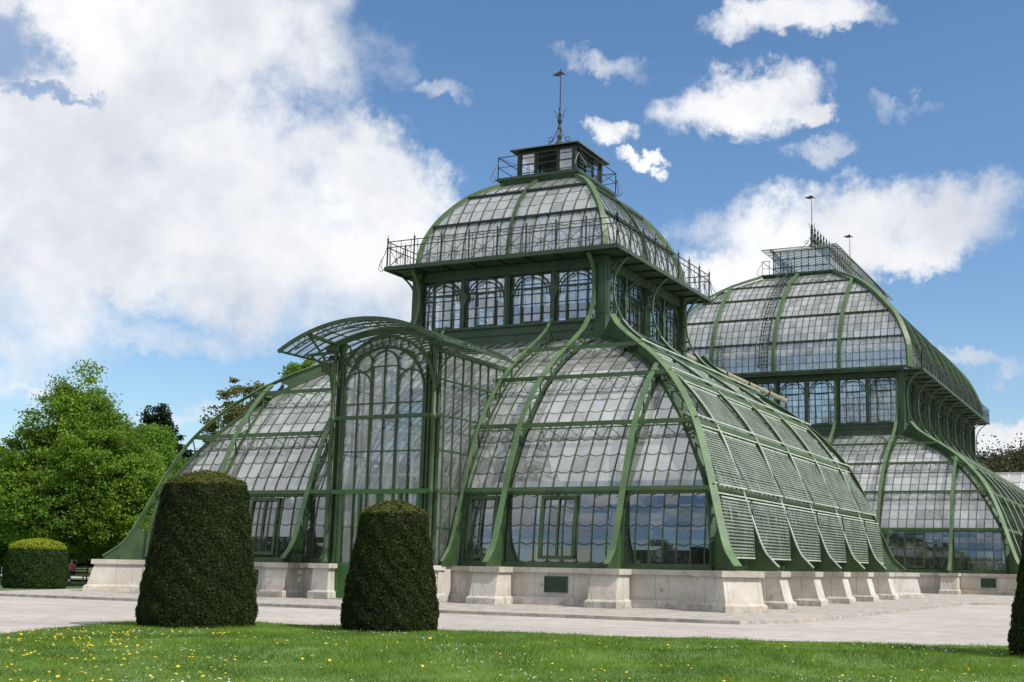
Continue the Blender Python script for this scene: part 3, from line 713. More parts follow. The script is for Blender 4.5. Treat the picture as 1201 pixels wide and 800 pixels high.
def pavilion(name, c, ax, ay, front_bays, side_bays, central, label):
    root = empty(name); tag(root, label, 'glasshouse')
    faces = [Face(c, ax, ay, k) for k in range(4)]
    for f in faces:
        half = f.ext+4.5; nb = front_bays if f.k in (0, 2) else side_bays
        bw = 2*half/nb; ss = [-half-4.5]+[-half+bw*k for k in range(nb+1)]+[half+4.5]
        edges = [-(f.ext+13)]+ss+[f.ext+13]
        portal = (not central and f.k == 0)
        if portal:
            edges = [-13, -9, -4.5, -2.25, 2.25, 4.5, 9, 13]; ss = [-9, -4.5, -2.25, 2.25, 4.5, 9]
        for a, b in zip(edges[:-1], edges[1:]):
            for bi, (z0, z1, rows, m) in enumerate(((1.40, 3.92, 4, M_GL_LOW), (3.92, 6.38, 4, M_GL_MID), (6.38, 8.36, 4, M_GL_TOP), (8.36, 9.86, 4, M_GL_TOP), (9.86, 10.9, 3, M_GL_TOP))):
                if portal and a == -2.25 and bi < 3: continue
                # widths of panes follow the bay
                A = max(a, -(f.ext+r_at(INN, z0))); B = min(b, f.ext+r_at(INN, z0))
                if B-A < .3: continue
                if abs(a) > f.ext+12.5 : A0 = b-4.2; 
                nc = 8 if (b-a) > 3.9 else 4
                glaze(f, INN, a, b, nc, rows, m, root, z0=z0, z1=z1)
            for z in PURL:
                if portal and a == -2.25: continue
                purlin(f, z, a, b, root)
        bottom = MB(); L = f.ext+12.3
        segs = ((-L, -2.3), (2.3, L)) if portal else ((-L, L),)
        for a, b in segs: bottom.bar(f(a, 12.33, 1.36), f(b, 12.33, 1.36), .16, .2)
        bottom.build('bottom_rail', M_GREEN, root)
        for s in ss:
            has_top = abs(s) <= half+.01
            if portal and abs(s) == 2.25: has_top = False
            top = None
            if has_top and abs(abs(s)-half) < .01 or has_top: top = (BR_MID if f.k in (1, 3) else BR_FRONT) if central else BR_NEAR
            zmax = 99
            if abs(s) > f.ext+5.6:   # jack ribs die into the hip
                zmax = [z for r, z in OUT if f.ext+r >= abs(s)][-1]
            s_ = s
            if has_top and abs(abs(s)-half) < .01: s_ = s-math.copysign(.12, s)
            if portal and abs(s) == 2.25: s_ = math.copysign(2.62, s)
            rib((lambda r, z, f=f, s=s_: f(s, r, z)), f.S(), root, top, zmax=zmax, w=(.21 if abs(s) > 2.3 else .12) if f.k in (0, 2) else .11)
            if not (portal and abs(s) == 2.25): pedestal(f, s, root)
        plinth(f, root, [(-1.75, 1.75)] if portal else ())
        for s in ((-6.7, 6.7) if not central else (f.ext+11.2, -f.ext-11.2)):
            if f.k == 0: vent(f, s if not central else s, root)
        # tower
        z0, z1, zh = (11.72, 13.95, 14.42) if not central else (11.78, 15.02, 15.5)
        tower(f, half+.04, nb, z0, z1, zh, root, win_rows=5 if not central else 7, ncols=4)
    if True:
        for (a, b) in ((5.9, 7.2),): casement(faces[0], a if not central else 7.2, b if not central else 8.4, root)
        if not central:
            casement(faces[0], 2.95, 4.05, root); casement(faces[0], -7.1, -5.8, root)
        else: casement(faces[0], 10.6, 11.8, root)
    q = 1/math.sqrt(2)
    for sx in (-1, 1):
        for sy in (-1, 1):
            corner_pedestal(c, ax, ay, sx, sy, root)
            pf = lambda r, z, sx=sx, sy=sy: Vector((c[0]+sx*(ax+r), c[1]+sy*(ay+r), z))
            side = Vector((-sy*q*sx*sx, sx*q*sy*sy, 0)) if sx*sy > 0 else Vector((q, q, 0))
            side = Vector((sy*-q, sx*q, 0))
            topc = None
            if sx*sy != 0: side = Vector((-sy*q, sx*q, 0))
            rib(pf, side, root, topc, w=.28, name='hip_rib')
            # hip capping on the glass line
            hb = MB(); hb.sweep([pf(r, z) for r, z in INN], side, .32, .12, .08); hb.build('hip_capping', M_GREEN, root)
            p = MB(); x, y = c[0]+sx*(ax+4.62), c[1]+sy*(ay+4.62)
            zt = 14.42 if not central else 15.5
            p.box(x-.24, x+.24, y-.24, y+.24, 10.7, zt)
            for (dx_, dy_) in ((sx, 0), (0, sy)):
                p.box(*( (x+dx_*.24, x+dx_*.27) if dx_>0 else (x+dx_*.27, x+dx_*.24) if dx_<0 else (x-.12, x+.12)), *((y+dy_*.24, y+dy_*.27) if dy_>0 else (y+dy_*.27, y+dy_*.24) if dy_<0 else (y-.12, y+.12)), 11.9, zt-.3)
            p.build('corner_post', M_TOWER, root)
    return root, faces

near, NF = pavilion('palm_pavilion', (0, 0), 0, 0, 2, 2, False, 'nearer green iron and glass palm pavilion with arched entrance porch')
mid, MF = pavilion('palm_pavilion', (0, 54.3), 4.5, 12.95, 4, 8, True, 'larger glass palm pavilion farther right, with a ladder on its dome')

# ------------------------------------------------------------------ near pavilion: gallery, dome, lantern, mast
def slab(mb, x0, x1, y0, y1, z0, z1): mb.box(x0, x1, y0, y1, z0, z1)
G = 5.80
g = MB()
g.box(-G, G, -G, -4.5, 14.46, 14.53); g.box(-G, G, 4.5, G, 14.46, 14.53); g.box(-G, -4.5, -4.5, 4.5, 14.46, 14.53); g.box(4.5, G, -4.5, 4.5, 14.46, 14.53)
for a, b in (((-G, -G), (G, -G)), ((G, -G), (G, G)), ((G, G), (-G, G)), ((-G, G), (-G, -G))):
    g.bar((*a, 14.50), (*b, 14.50), .06, .17)
gal = g.build('gallery', M_TOWER, near)
for f in NF:
    for s in [-5.6+i*1.4 for i in range(9)]: s_ = MB(); s_.bar(f(s, 4.6, 14.42), f(s, 5.75, 14.42), .06, .07); s_.build('joist', M_DARK, gal)
for f in NF:
    railing([f(-5.72, 5.72, 0), f(5.72, 5.72, 0)], 14.55, 1.22, gal, panel=1.43, r=.02)
sc = MB()
for sx in (-1, 1):
    for sy in (-1, 1):
        for k in (0, 1):
            d = Vector((sx if k else 0, 0 if k else sy, 0)); p = Vector((sx*5.75, sy*5.75, 0))
            sc.tube([p+Vector((0, 0, 15.5)), p+d*.10+Vector((0, 0, 15.2)), p+d*.32+Vector((0, 0, 14.85)), p+d*.40+Vector((0, 0, 14.55)), p+d*.25+Vector((0, 0, 14.38)), p+d*.1+Vector((0, 0, 14.5))], .018, 4)
sc.build('scroll', M_IRON, gal)

def dome(root, faces, prof, zp, nper, rows, bw, ribs_s, ladder=False, w=.2):
    for f in faces:
        L = f.ext+prof[0][0]; nb = ribs_s[f.k % 2]
        bounds = [-L+2*L*i/nb for i in range(nb+1)]
        zs = [prof[0][1]]+zp+[prof[-1][1]]
        for a, b in zip(bounds[:-1], bounds[1:]):
            for j, (z0, z1) in enumerate(zip(zs[:-1], zs[1:])):
                ra = f.ext+r_at(prof, z0)
                if a > ra-.1 or b < -ra+.1: continue
                glaze(f, prof, a, b, nper, rows[j], M_GL_DOME, root, M_TOWER, z0=z0, z1=z1, bw=bw, name='dome_glazing')
        for z in zp:
            r = r_at(prof, z); p = MB(); p.bar(f(-f.ext-r, r+.07, z), f(f.ext+r, r+.07, z), .12, .09)
            if ladder:
                n = int(2*(f.ext+r)/.3)
                for k in range(n):
                    sa = -f.ext-r+.3*k; p.bar(f(sa, r+.16, z+.05), f(sa+.15, r+.04, z-.18), .03, .03); p.bar(f(sa+.15, r+.04, z-.18), f(sa+.3, r+.16, z+.05), .03, .03)
            p.build('dome_purlin', M_DARK if not ladder else M_GREEN, root)
        for s in bounds[1:-1]:
            pts = [f(s, r, z) for r, z in prof if abs(s) <= f.ext+r+.02]
            if len(pts) > 2:
                p = MB(); p.sweep(pts, f.S(), w, .14, .14 if not ladder else .26); p.build('dome_rib', M_TOWER if not ladder else M_MIDG, root)
        e = MB(); r0 = prof[0][0]; e.bar(f(-f.ext-r0, r0, prof[0][1]+.08), f(f.ext+r0, r0, prof[0][1]+.08), .14, .16); e.build('dome_foot_rail', M_GREEN, root)
    q = 1/math.sqrt(2); f0 = faces[0]; c = f0.c
    for sx in (-1, 1):
        for sy in (-1, 1):
            pf = lambda r, z: Vector((c[0]+sx*(f0.ax+r), c[1]+sy*(f0.ay+r), z))
            p = MB(); p.sweep([pf(r, z) for r, z in prof], Vector((-sy*q, sx*q, 0)), -.0+.24 if not ladder else .42, .2, .12 if not ladder else .28); p.build('dome_hip', M_MIDG, root)
dome(near, NF, DOME_N, [16.68, 18.28], 8, [3.0, 3.0, 1.0], .045, (2, 2), w=.13)
dome(mid, MF, DOME_C, [17.95, 20.1, 22.0, 23.4], 10, [4, 4, 4, 3, 1], .042, (4, 8), ladder=True, w=.26)

lan = empty('lantern', near)
b = MB(); ins = [(-1.95, 18.95), (-2.15, 19.30)]
b.hexa([(-1.9, -1.9, 18.9), (1.9, -1.9, 18.9), (1.9, 1.9, 18.9), (-1.9, 1.9, 18.9), (-2.1, -2.1, 19.28), (2.1, -2.1, 19.28), (2.1, 2.1, 19.28), (-2.1, 2.1, 19.28)])
b.box(-2.16, 2.16, -2.16, 2.16, 19.28, 19.42)
b.build('platform', M_TOWER, lan)
LX0, LX1, LY = -1.32, 1.58, 1.45; zb, zt = 19.42, 20.78
b = MB()
for x in (LX0, LX1):
    for y in (-LY, LY): b.box(x-.09, x+.09, y-.09, y+.09, zb, zt)
for x in (LX0+.85, LX0+2.05):
    for y in (-LY, LY): b.box(x-.06, x+.06, y-.05, y+.05, zb, zt)
for y in (-.6, .6):
    for x in (LX0, LX1): b.box(x-.05, x+.05, y-.06, y+.06, zb, zt)
b.box(LX0-.08, LX1+.08, -LY-.08, LY+.08, zt-.02, zt+.08)
for y in (-LY, LY):
    for z in (zb+.35, zb+.75, zb+1.1): b.bar((LX0, y, z), (LX1, y, z), .03, .03)
b.build('lantern_frame', M_DARK, lan)
for q_ in [((LX0, y, zb), (LX0+.85, y, zb), (LX0+.85, y, zt), (LX0, y, zt)) for y in (-LY, LY)]+[((LX0+2.05, y, zb), (LX1, y, zb), (LX1, y, zt), (LX0+2.05, y, zt)) for y in (-LY, LY)]+[((x, .6, zb), (x, LY, zb), (x, LY, zt), (x, .6, zt)) for x in (LX0, LX1)]:
    b = MB(); b.quad(*q_); b.build('pane', M_GL_WIN, lan)

b = MB()
for k in range(6):
    z = zb+.22+k*.2
    for x, sg in ((LX1, 1),): b.hexa([(x, -LY+.1, z), (x+.08*sg, -LY+.1, z-.1), (x+.08*sg, .55, z-.1), (x, .55, z), (x, -LY+.1, z+.02), (x+.08*sg, -LY+.1, z-.08), (x+.08*sg, .55, z-.08), (x, .55, z+.02)])
for k in range(3):
    z = zb+.35+k*.33; b.bar((LX0+.95, -LY, z), (LX0+1.95, -LY+.1, z+.12), .02, .04)
b.build('louvres', M_DARK, lan)
b = MB(); E = 1.80; cx_ = .13; ze, za_ = 20.86, 21.5
def hip_roof(b, x0, x1, y0, y1, ze, xa, ya0, ya1, za, th=.05):
    A = [(x0, y0, ze), (x1, y0, ze), (x1, y1, ze), (x0, y1, ze)]; P0 = (xa, ya0, za); P1 = (xa, ya1, za)
    b.quad(A[0], A[1], P0, P0); b.quad(A[1], A[2], P1, P0); b.quad(A[2], A[3], P1, P1); b.quad(A[3], A[0], P0, P1)
    for p, q in zip(A, A[1:]+A[:1]): b.bar(p, q, .06, .05)
hip_roof(b, cx_-E, cx_+E, -E, E, ze, cx_*.5, -.15, .15, za_)
for sx in (-1, 1):
    for sy in (-1, 1): b.bar((cx_+sx*E, sy*E, ze), (cx_*.5, sy*.15, za_), .08, .06)
for k in range(1, 7):
    x = -E+2*E*k/7
    for sy in (-1, 1):
        b.bar((cx_+x, sy*E, ze+.02), (cx_*.5+x*.1, sy*(.15), za_+.02), .03, .05)
        b.bar((cx_+sy*E, x, ze+.02), (cx_*.5+sy*.1, x*.1, za_+.02), .03, .05)
b.build('lantern_roof', M_ROOFM, lan)
b = MB(); Rp = 2.12
for k, f in enumerate(NF):
    for s in (-Rp, 0, Rp): b.bar(f(s, Rp, 19.4), f(s, Rp, 20.45), .035, .035)
    b.bar(f(-Rp, Rp, 20.45), f(Rp, Rp, 20.45), .035, .035); b.bar(f(-Rp, Rp, 19.95), f(Rp, Rp, 19.95), .025, .025)
    for sg in (-1, 1):
        b.tube([f(sg*Rp, Rp, 20.2), f(sg*Rp, Rp+.25, 19.8), f(sg*Rp, Rp+.42, 19.5), f(sg*Rp, Rp+.25, 19.28), f(sg*Rp, Rp+.02, 19.36)], .018, 4)
b.build('railing', M_IRON, lan)
for k, f in enumerate(NF):
    b = MB(); b.bar(f(-Rp, Rp, 20.45), f(0, Rp, 19.45), .02, .02); b.build('brace', M_IRON, lan)

def mast(root, x, y, z, h, vane_len=.9, scale=1.):
    m = empty('mast', root); b = MB(); s = scale
    b.lathe((x, y, z), [(0, 0), (.26*s, 0), (.22*s, .12*s), (.10*s, .3*s), (.13*s, .5*s), (.08*s, .7*s), (.11*s, .9*s), (.055*s, 1.1*s), (.12*s, 1.25*s), (.12*s, 1.32*s), (.05*s, 1.45*s), (.09*s, 1.62*s), (.03*s, 1.8*s), (.022*s, h), (0, h)], 10)
    b.build('shaft', M_IRON, m)
    c = MB()
    for k in range(4):
        a = k*math.pi/2+.3; d = Vector((math.cos(a), math.sin(a), 0)); o = Vector((x, y, z))
        c.tube([o+d*(.85*s)+Vector((0, 0, -.1*s)), o+d*(.6*s)+Vector((0, 0, .02)), o+d*(.3*s)+Vector((0, 0, .35*s)), o+d*(.12*s)+Vector((0, 0, .8*s))], .022*s, 4)
        c.ring(o+d*(.42*s)+Vector((0, 0, .35*s)), d, (0, 0, 1), .12*s, .02*s, 10, 4)
        c.tube([o+d*.05+Vector((0, 0, 1.35*s)), o+d*(.18*s)+Vector((0, 0, 1.55*s)), o+d*(.2*s)+Vector((0, 0, 1.75*s)), o+d*(.3*s)+Vector((0, 0, 1.8*s))], .02*s, 4)
    c.build('scrollwork', M_IRON, m)
    v = MB(); zv = z+h-.25; L = vane_len; d = Vector((-.92, .38, 0))
    o = Vector((x, y, zv)); P = lambda a, h_: o+d*a+Vector((0, 0, h_))
    sv = Vector((.38, .92, 0))*.012
    prof = [P(-.45*L, -.20*L), P(-.1*L, -.06*L), P(.2*L, -.10*L), P(.45*L, .0), P(.72*L, .10*L), P(.62*L, .16*L), P(.35*L, .16*L), P(.1*L, .20*L), P(-.08*L, .12*L), P(-.3*L, -.05*L)]
    v.poly([p+sv for p in prof]); v.poly([p-sv for p in prof[::-1]])
    for p, q in zip(prof, prof[1:]+prof[:1]): v.quad(p-sv, q-sv, q+sv, p+sv)
    v.build('weather_vane', M_IRON, m)
mast(near, .03, 0, 21.45, 3.95, .85)

# ------------------------------------------------------------------ middle pavilion: cornice, side galleries, lantern, ladder
for f in (MF[0], MF[2]): g = MB(); g.bar(f(-f.ext-4.9, 5.0, 15.52), f(f.ext+4.9, 5.0, 15.52), .9, .10); g.bar(f(-f.ext-4.9, 5.42, 15.50), f(f.ext+4.9, 5.42, 15.50), .06, .18); g.build('cornice', M_TOWER, mid)
for f in (MF[1], MF[3]):
    g = MB(); g.bar(f(-f.ext-4.9, 5.4, 15.50), f(f.ext+4.9, 5.4, 15.50), 1.66, .07); g.bar(f(-f.ext-4.95, 6.24, 15.5), f(f.ext+4.95, 6.24, 15.5), .06, .2)
    gg = g.build('gallery', M_TOWER, mid)
    for i in range(17): j = MB(); s = -17.4+i*34.8/16; j.bar(f(s, 4.6, 15.43), f(s, 6.2, 15.43), .08, .08); j.build('joist', M_DARK, gg)
    railing([f(-f.ext-4.9, 4.8, 0), f(-f.ext-4.9, 6.2, 0), f(f.ext+4.9, 6.2, 0), f(f.ext+4.9, 4.8, 0)], 15.55, 1.15, gg, panel=1.1)
lan2 = empty('lantern', mid)
cy_ = 54.3; hx, hy = 3.05, 11.3
b = MB()
b.hexa([(-2.8, cy_-hy+.2, 24.35), (2.8, cy_-hy+.2, 24.35), (2.8, cy_+hy-.2, 24.35), (-2.8, cy_+hy-.2, 24.35), (-hx, cy_-hy, 24.75), (hx, cy_-hy, 24.75), (hx, cy_+hy, 24.75), (-hx, cy_+hy, 24.75)])
b.box(-hx-.05, hx+.05, cy_-hy-.05, cy_+hy+.05, 24.75, 24.88); b.build('platform', M_TOWER, lan2)
lx, ly = 2.35, 10.3; z0, z1 = 24.88, 26.95
b = MB(); gl = MB()
for k in (-1, 1):
    y = cy_+k*ly; gl.quad((-lx, y, z0), (lx, y, z0), (lx, y, z1), (-lx, y, z1), ((0, 0), (8, 0), (8, 3), (0, 3)))
    for i in range(9):
        x = -lx+2*lx*i/8; b.bar((x, y, z0), (x, y, z1), .06 if i in (0, 8) else .04, .06, (1, 0, 0))
    for z in (z0+.05, z0+.7, z0+1.4, z1): b.bar((-lx, y, z), (lx, y, z), .05, .05)
    x = k*lx; gl.quad((x, cy_-ly, z0), (x, cy_+ly, z0), (x, cy_+ly, z1), (x, cy_-ly, z1), ((0, 0), (32, 0), (32, 3), (0, 3)))
    for i in range(33):
        y = cy_-ly+2*ly*i/32; b.bar((x, y, z0), (x, y, z1), .05 if i % 4 else .12, .05, (0, 1, 0))
    for z in (z0+.05, z0+.7, z0+1.4, z1): b.bar((x, cy_-ly, z), (x, cy_+ly, z), .05, .05)
b.build('lantern_frame', M_DARK, lan2); gl.build('pane', M_GL_CAN, lan2)
b = MB(); ex, ey = 3.1, 11.1; zr = 28.1; ya = 6.9
gr_ = MB(); hip_roof(gr_, -ex, ex, cy_-ey, cy_+ey, 27.0, 0, cy_-ya, cy_+ya, zr)
for i in range(1, 8):
    x = -ex+2*ex*i/8
    for k in (-1, 1): b.bar((x, cy_+k*ey, 27.03), (x*.15, cy_+k*ya, zr+.03), .05, .05)
for i in range(0, 25):
    t = i/24; y = cy_-ey+2*ey*t; y2 = cy_-ya+2*ya*t
    for k in (-1, 1): b.bar((k*ex, y, 27.03), (0, y2, zr+.03), .05, .05)
gr_.build('lantern_roof', M_GL_CAN, lan2, extra=((b, M_TOWER),))
b = MB()
for i in range(15):
    y = cy_-ya+2*ya*i/14; b.lathe((0, y, zr), [(0, 0), (.12, .05), (.07, .4), (.18, .7), (.07, .95), (.15, 1.2), (.05, 1.45), (.09, 1.65), (0, 2.0)], 6)
    if i < 14:
        b.ring((0, y+ya/14, zr+.35), (0, 1, 0), (0, 0, 1), .28, .03, 10, 4)
b.build('ridge_cresting', M_DARK, lan2)
mast(mid, 0, cy_-ya, zr, 4.5, 1.0, 1.1)
mast(mid, 0, cy_+ya, zr, 4.6, 1.0, 1.1)
f = MF[0]
railing([f(-3.0, -1.62+2.9, 0)*1.0, ], 0, 1, lan2) if False else None
b = MB()
for x in (-3.0, -2.4):
    b.bar((x, cy_-hy, 24.88), (x, cy_-hy, 26.0), .04, .04)
b.bar((-3.0, cy_-hy, 26.0), (-3.0, cy_-hy+3, 26.0), .04, .04); b.bar((-3.0, cy_-hy, 26.0), (-2.3, cy_-hy, 26.0), .04, .04); b.bar((-3.0, cy_-hy, 25.4), (-2.3, cy_-hy, 25.4), .03, .03)
b.tube([(-3.05, cy_-hy, 25.8), (-3.35, cy_-hy, 25.3), (-3.45, cy_-hy, 24.95), (-3.2, cy_-hy, 24.8)], .025, 4)
b.build('railing', M_IRON, lan2)
# ladder lying over the front of the dome
b = MB(); LP = [(r+.55, z) for r, z in DOME_C if z > 15.9]
for s in (-1.0, -.35): b.sweep([f(s, r, z) for r, z in LP]+[f(s, -.9, 25.6)], f.S(), .06, .07)
for r, z in resample(LP, .33): b.bar(f(-1.0, r-.03, z), f(-.35, r-.03, z), .04, .04)
b.build('ladder', M_DARK, mid)
b = MB()
for s in (-1.0, -.35): b.tube([f(s, r+.75, z+.1) for r, z in LP]+[f(s, -.2, 26.2)], .03, 4)
for r, z in LP[::3]:
    for s in (-1.0, -.35): b.bar(f(s, r, z), f(s, r+.75, z+.1), .025, .025)
b.build('ladder_handrail', M_DARK, mid)
b = MB()
for s, e in ((-4.6, 0), (-3.9, 0)):
    b.bar(f(s, 5.9, 15.6), f(s+1.8, 6.4, 12.6), .05, .09); b.bar(f(s, 5.9, 16.6), f(s+1.8, 6.4, 13.6), .03, .03)
for i in range(14):
    t = i/13; z = 15.5-2.9*t; b.bar(f(-4.6+1.8*t, 5.9+.5*t, z), f(-3.9+1.8*t, 5.9+.5*t, z), .16, .02)
    b.bar(f(-4.6+1.8*t, 5.9+.5*t, z), f(-4.6+1.8*t, 5.9+.5*t, z+1.), .02, .02); b.bar(f(-3.9+1.8*t, 5.9+.5*t, z), f(-3.9+1.8*t, 5.9+.5*t, z+1.), .02, .02)
for i in range(7):
    b.ring(f(-4.3, 5.7, 15.8+i*.45), (1, 0, 0), (0, 1, 0), .4, .018, 12, 4)
for a in range(6):
    x = .4*math.cos(a*1.047); y = .4*math.sin(a*1.047); p = f(-4.3, 5.7, 15.6); b.bar(p+Vector((x, y, 0)), p+Vector((x, y, 3.0)), .02, .02)
b.build('access_stair', M_GREEN, mid)

# ------------------------------------------------------------------ connecting passages
def passage(y0, y1, label, blinds=True):
    root = empty('connecting_passage'); tag(root, label, 'glasshouse')
    prof = resample([(4.3, 1.3), (4.3, 6.2), (4.1, 7.6), (3.6, 8.9), (2.7, 10.2), (1.8, 11.2), (1.3, 11.6)], .5)
    for k in (1, 3):
        f = Face((0, (y0+y1)/2), 0, (y1-y0)/2-13, k)
        g = MB(); L = 0; H = (y1-y0)/2
        for a, b in zip(prof[:-1], prof[1:]):
            l = math.hypot(b[0]-a[0], b[1]-a[1]); g.quad(f(-H, a[0], a[1]), f(H, a[0], a[1]), f(H, b[0], b[1]), f(-H, b[0], b[1]), ((0, L/.6), (2*H/.56, L/.6), (2*H/.56, (L+l)/.6), (0, (L+l)/.6))); L += l
        b = MB(); n = int(2*H/.56)
        for i in range(n+1):
            s = -H+2*H*i/n; b.sweep([f(s, r, z) for r, z in prof], f.S(), .10 if i % 6 == 0 else .04, .08, .03)
        g.build('glazing', M_GL_MID, root, extra=((b, M_GREEN),))
        w = MB(); w.bar(f(-H, 4.35, .6), f(H, 4.35, .6), .5, 1.3); w.build('plinth_wall', M_STONE, root)
        w = MB(); w.bar(f(-H-4, 1.9, 11.75), f(H+2, 1.9, 11.75), 1.3, .1)
        for i in range(int(2*H/1.2)): w.bar(f(-H-4+i*1.2, 2.5, 11.0), f(-H-4+i*1.2, 2.5, 12.2), .06, .06)
        w.bar(f(-H-4, 2.5, 12.2), f(H+2, 2.5, 12.2), .05, .05); w.bar(f(-H-4, 2.5, 11.2), f(H+2, 2.5, 11.2), .06, .5)
        w.build('walkway', M_GREEN, root)
        if blinds:
            t0 = -H-4.6
            while t0 < H-3:
                w = MB(); w.tube([f(t0, 2.95, 12.52), f(t0+3.9, 2.95, 12.52)], .16, 8); w.build('rolled_blind', M_CREAM, root)
                t0 += 4.2
    return root
passage(12.6, 29, 'glazed passage between the two pavilions with rolled cream blinds along its roof')

# slatted blinds on the sunny side of the near pavilion
F1 = NF[1]
ssd = [-13, -9, -4.5, 0, 4.5, 9, 13]
for a, b in zip(ssd[:-1], ssd[1:]):
    for (z0, z1) in ((1.7, 3.72), (4.12, 6.18), (6.55, 8.2), (8.5, 9.7), (9.95, 10.9)):
        if abs(a) > 10 or abs(b) > 10:
            if z0 > 6: continue
        mats_panel(F1, a+.16, b-.16, z0, z1, near)
# pale double rails where the blinds end
for z in PURL:
    b = MB(); r = r_at(OUT, z)
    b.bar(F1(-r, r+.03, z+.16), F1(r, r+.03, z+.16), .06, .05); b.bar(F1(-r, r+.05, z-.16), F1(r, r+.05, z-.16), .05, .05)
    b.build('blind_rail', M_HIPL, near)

# down pipe with hopper head at the rear corner
b = MB(); o = Vector((12.0, 16.5, 0))
b.lathe(tuple(o+Vector((0, 0, 2.75))), [(.10, 0), (.16, .1), (.17, .45), (.34, .55), (.40, .62), (.40, .75), (.1, .76)], 12)
b.tube([o+Vector((0, 0, 2.8)), o+Vector((.02, 0, 2.2)), o+Vector((.25, 0, 1.6)), o+Vector((.7, 0, 1.3)), o+Vector((.7, 0, 0))], .08, 8)
tag(b.build('drain_pipe', M_GREEN), 'green drain pipe with hopper head behind the blinds corner of the near pavilion', 'drain pipe')

# ------------------------------------------------------------------ entrance porch of the near pavilion
por = empty('entrance_porch', near)
YP = -13.8; CW = 2.22
def P3(x, z, y=YP): return Vector((x, y, z))
for sx in (-1, 1):
    c = MB()
    for dx_, dy_ in ((0, 0), (-sx*.30, .16), (-sx*.02, .34)):
        x = sx*CW+dx_; y = YP+dy_
        c.lathe((x, y, PZ), [(0, 0), (.13, 0), (.13, .1), (.10, .16), (.10, .5), (.12, .53), (.085, .6), (.085, 2.55), (.12, 2.62), (.085, 2.7), (.085, 5.2), (.14, 5.26), (.14, 5.36), (.08, 5.42), (.07, 7.9), (.12, 8.0), (.12, 8.15)], 10)
    c.build('column', M_GREEN, por, True)
    s = MB(); s.box(*sorted((sx*(CW-.42), sx*(CW-.36))), YP+.02, YP+.12, PZ, 8.9); s.box(*sorted((sx*(CW-.14), sx*(CW-.10))), YP+.04, YP+.3, PZ, 9.0)
    s.build('corner_frame', M_GREEN, por)
    e = empty('column_pedestal', por); x = sx*CW-sx*.08
    for (h0, h1, wa, wb, nm, mm) in ((-.12, .2, .46, .45, 'base', M_STONE),):
        b = MB()
        for za, zb_, wa, wb in ((-.12, .24, .46, .45), (.24, .32, .45, .37), (.32, 1.1, .37, .34), (1.1, 1.27, .46, .46)):
            b.hexa([(x-wa, YP-.40*wa/.4, za), (x+wa, YP-.40*wa/.4, za), (x+wa, YP+.6, za), (x-wa, YP+.6, za), (x-wb, YP-.40*wb/.4, zb_), (x+wb, YP-.40*wb/.4, zb_), (x+wb, YP+.6, zb_), (x-wb, YP+.6, zb_)])
        o_ = b.build('column_pedestal', M_STONE, por); bpy.data.objects.remove(e)
yg = YP+.12
g = MB(); g.quad((-1.9, yg, 1.25), (1.9, yg, 1.25), (1.9, yg, 8.0), (-1.9, yg, 8.0), ((0, 0), (6, 0), (6, 7), (0, 7)))
n = 16; pts = [(2.05*math.cos(math.pi*i/n), 7.72+1.92*math.sin(math.pi*i/n)) for i in range(n+1)]
g.poly([P3(a, max(z, 8.0), yg) for a, z in pts])
g.build('pane', M_GL_PORT, por)
b = MB()
# mullions of the front screen
for i in range(7):
    x = -1.74+i*.58; zt_ = 7.5+math.sqrt(max(0, 1.74**2-x*x)) if abs(x) < 1.74 else 7.5
    if i in (0, 6): top = 7.5
    elif i == 3: top = 9.2
    elif i in (1, 5): top = 8.32
    else: top = 8.5
    b.bar(P3(x, 1.25, yg-.05), P3(x, top, yg-.05), .075 if i % 2 == 0 else .035, .07, (1, 0, 0))
for z, w in ((2.6, .03), (5.35, .045), (7.12, .045)): b.bar(P3(-1.9, z, yg-.04), P3(1.9, z, yg-.04), .05, w)
b.bar(P3(-.58, 8.5, yg-.04), P3(.58, 8.5, yg-.04), .05, .04)
def arc(mb, cx, cz, r, a0, a1, th, y=yg-.07, n=18): mb.tube([P3(cx+r*math.cos(R(a0+(a1-a0)*i/n)), cz+r*math.sin(R(a0+(a1-a0)*i/n)), y) for i in range(n+1)], th, 5)
arc(b, 0, 7.46, 1.76, 0, 180, .06, n=28); arc(b, 0, 7.46, 2.16, 8, 172, .055, n=28)
arc(b, -1.16, 7.74, .58, 0, 180, .035); arc(b, 1.16, 7.74, .58, 0, 180, .035); arc(b, 0, 8.5, .58, 0, 180, .035)
for sx in (-1, 1): arc(b, sx*.93, 8.66, .36, 0, 360, .042)
for a in (16, 40, 65, 90, 115, 140, 164): arc(b, 1.96*math.cos(R(a)), 7.46+1.96*math.sin(R(a)), .18, 0, 360, .036, n=14)
for a in (28, 52, 78, 102, 128, 152): b.bar(P3(1.78*math.cos(R(a)), 7.46+1.78*math.sin(R(a)), yg-.07), P3(2.14*math.cos(R(a)), 7.46+2.14*math.sin(R(a)), yg-.07), .03, .03)
for sx in (-1, 1): arc(b, sx*1.86, 9.12, .30, 0, 360, .035, n=16)
b.build('tracery', M_GREEN, por)
b = MB(); b.bar(P3(-2.1, 3.88, yg-.06), P3(2.1, 3.88, yg-.06), .16, .17); b.build('transom', M_DOOR, por)
b = MB(); b.bar(P3(-2.1, 6.62, yg-.06), P3(2.1, 6.62, yg-.06), .12, .13); b.build('transom', M_GREEN, por)
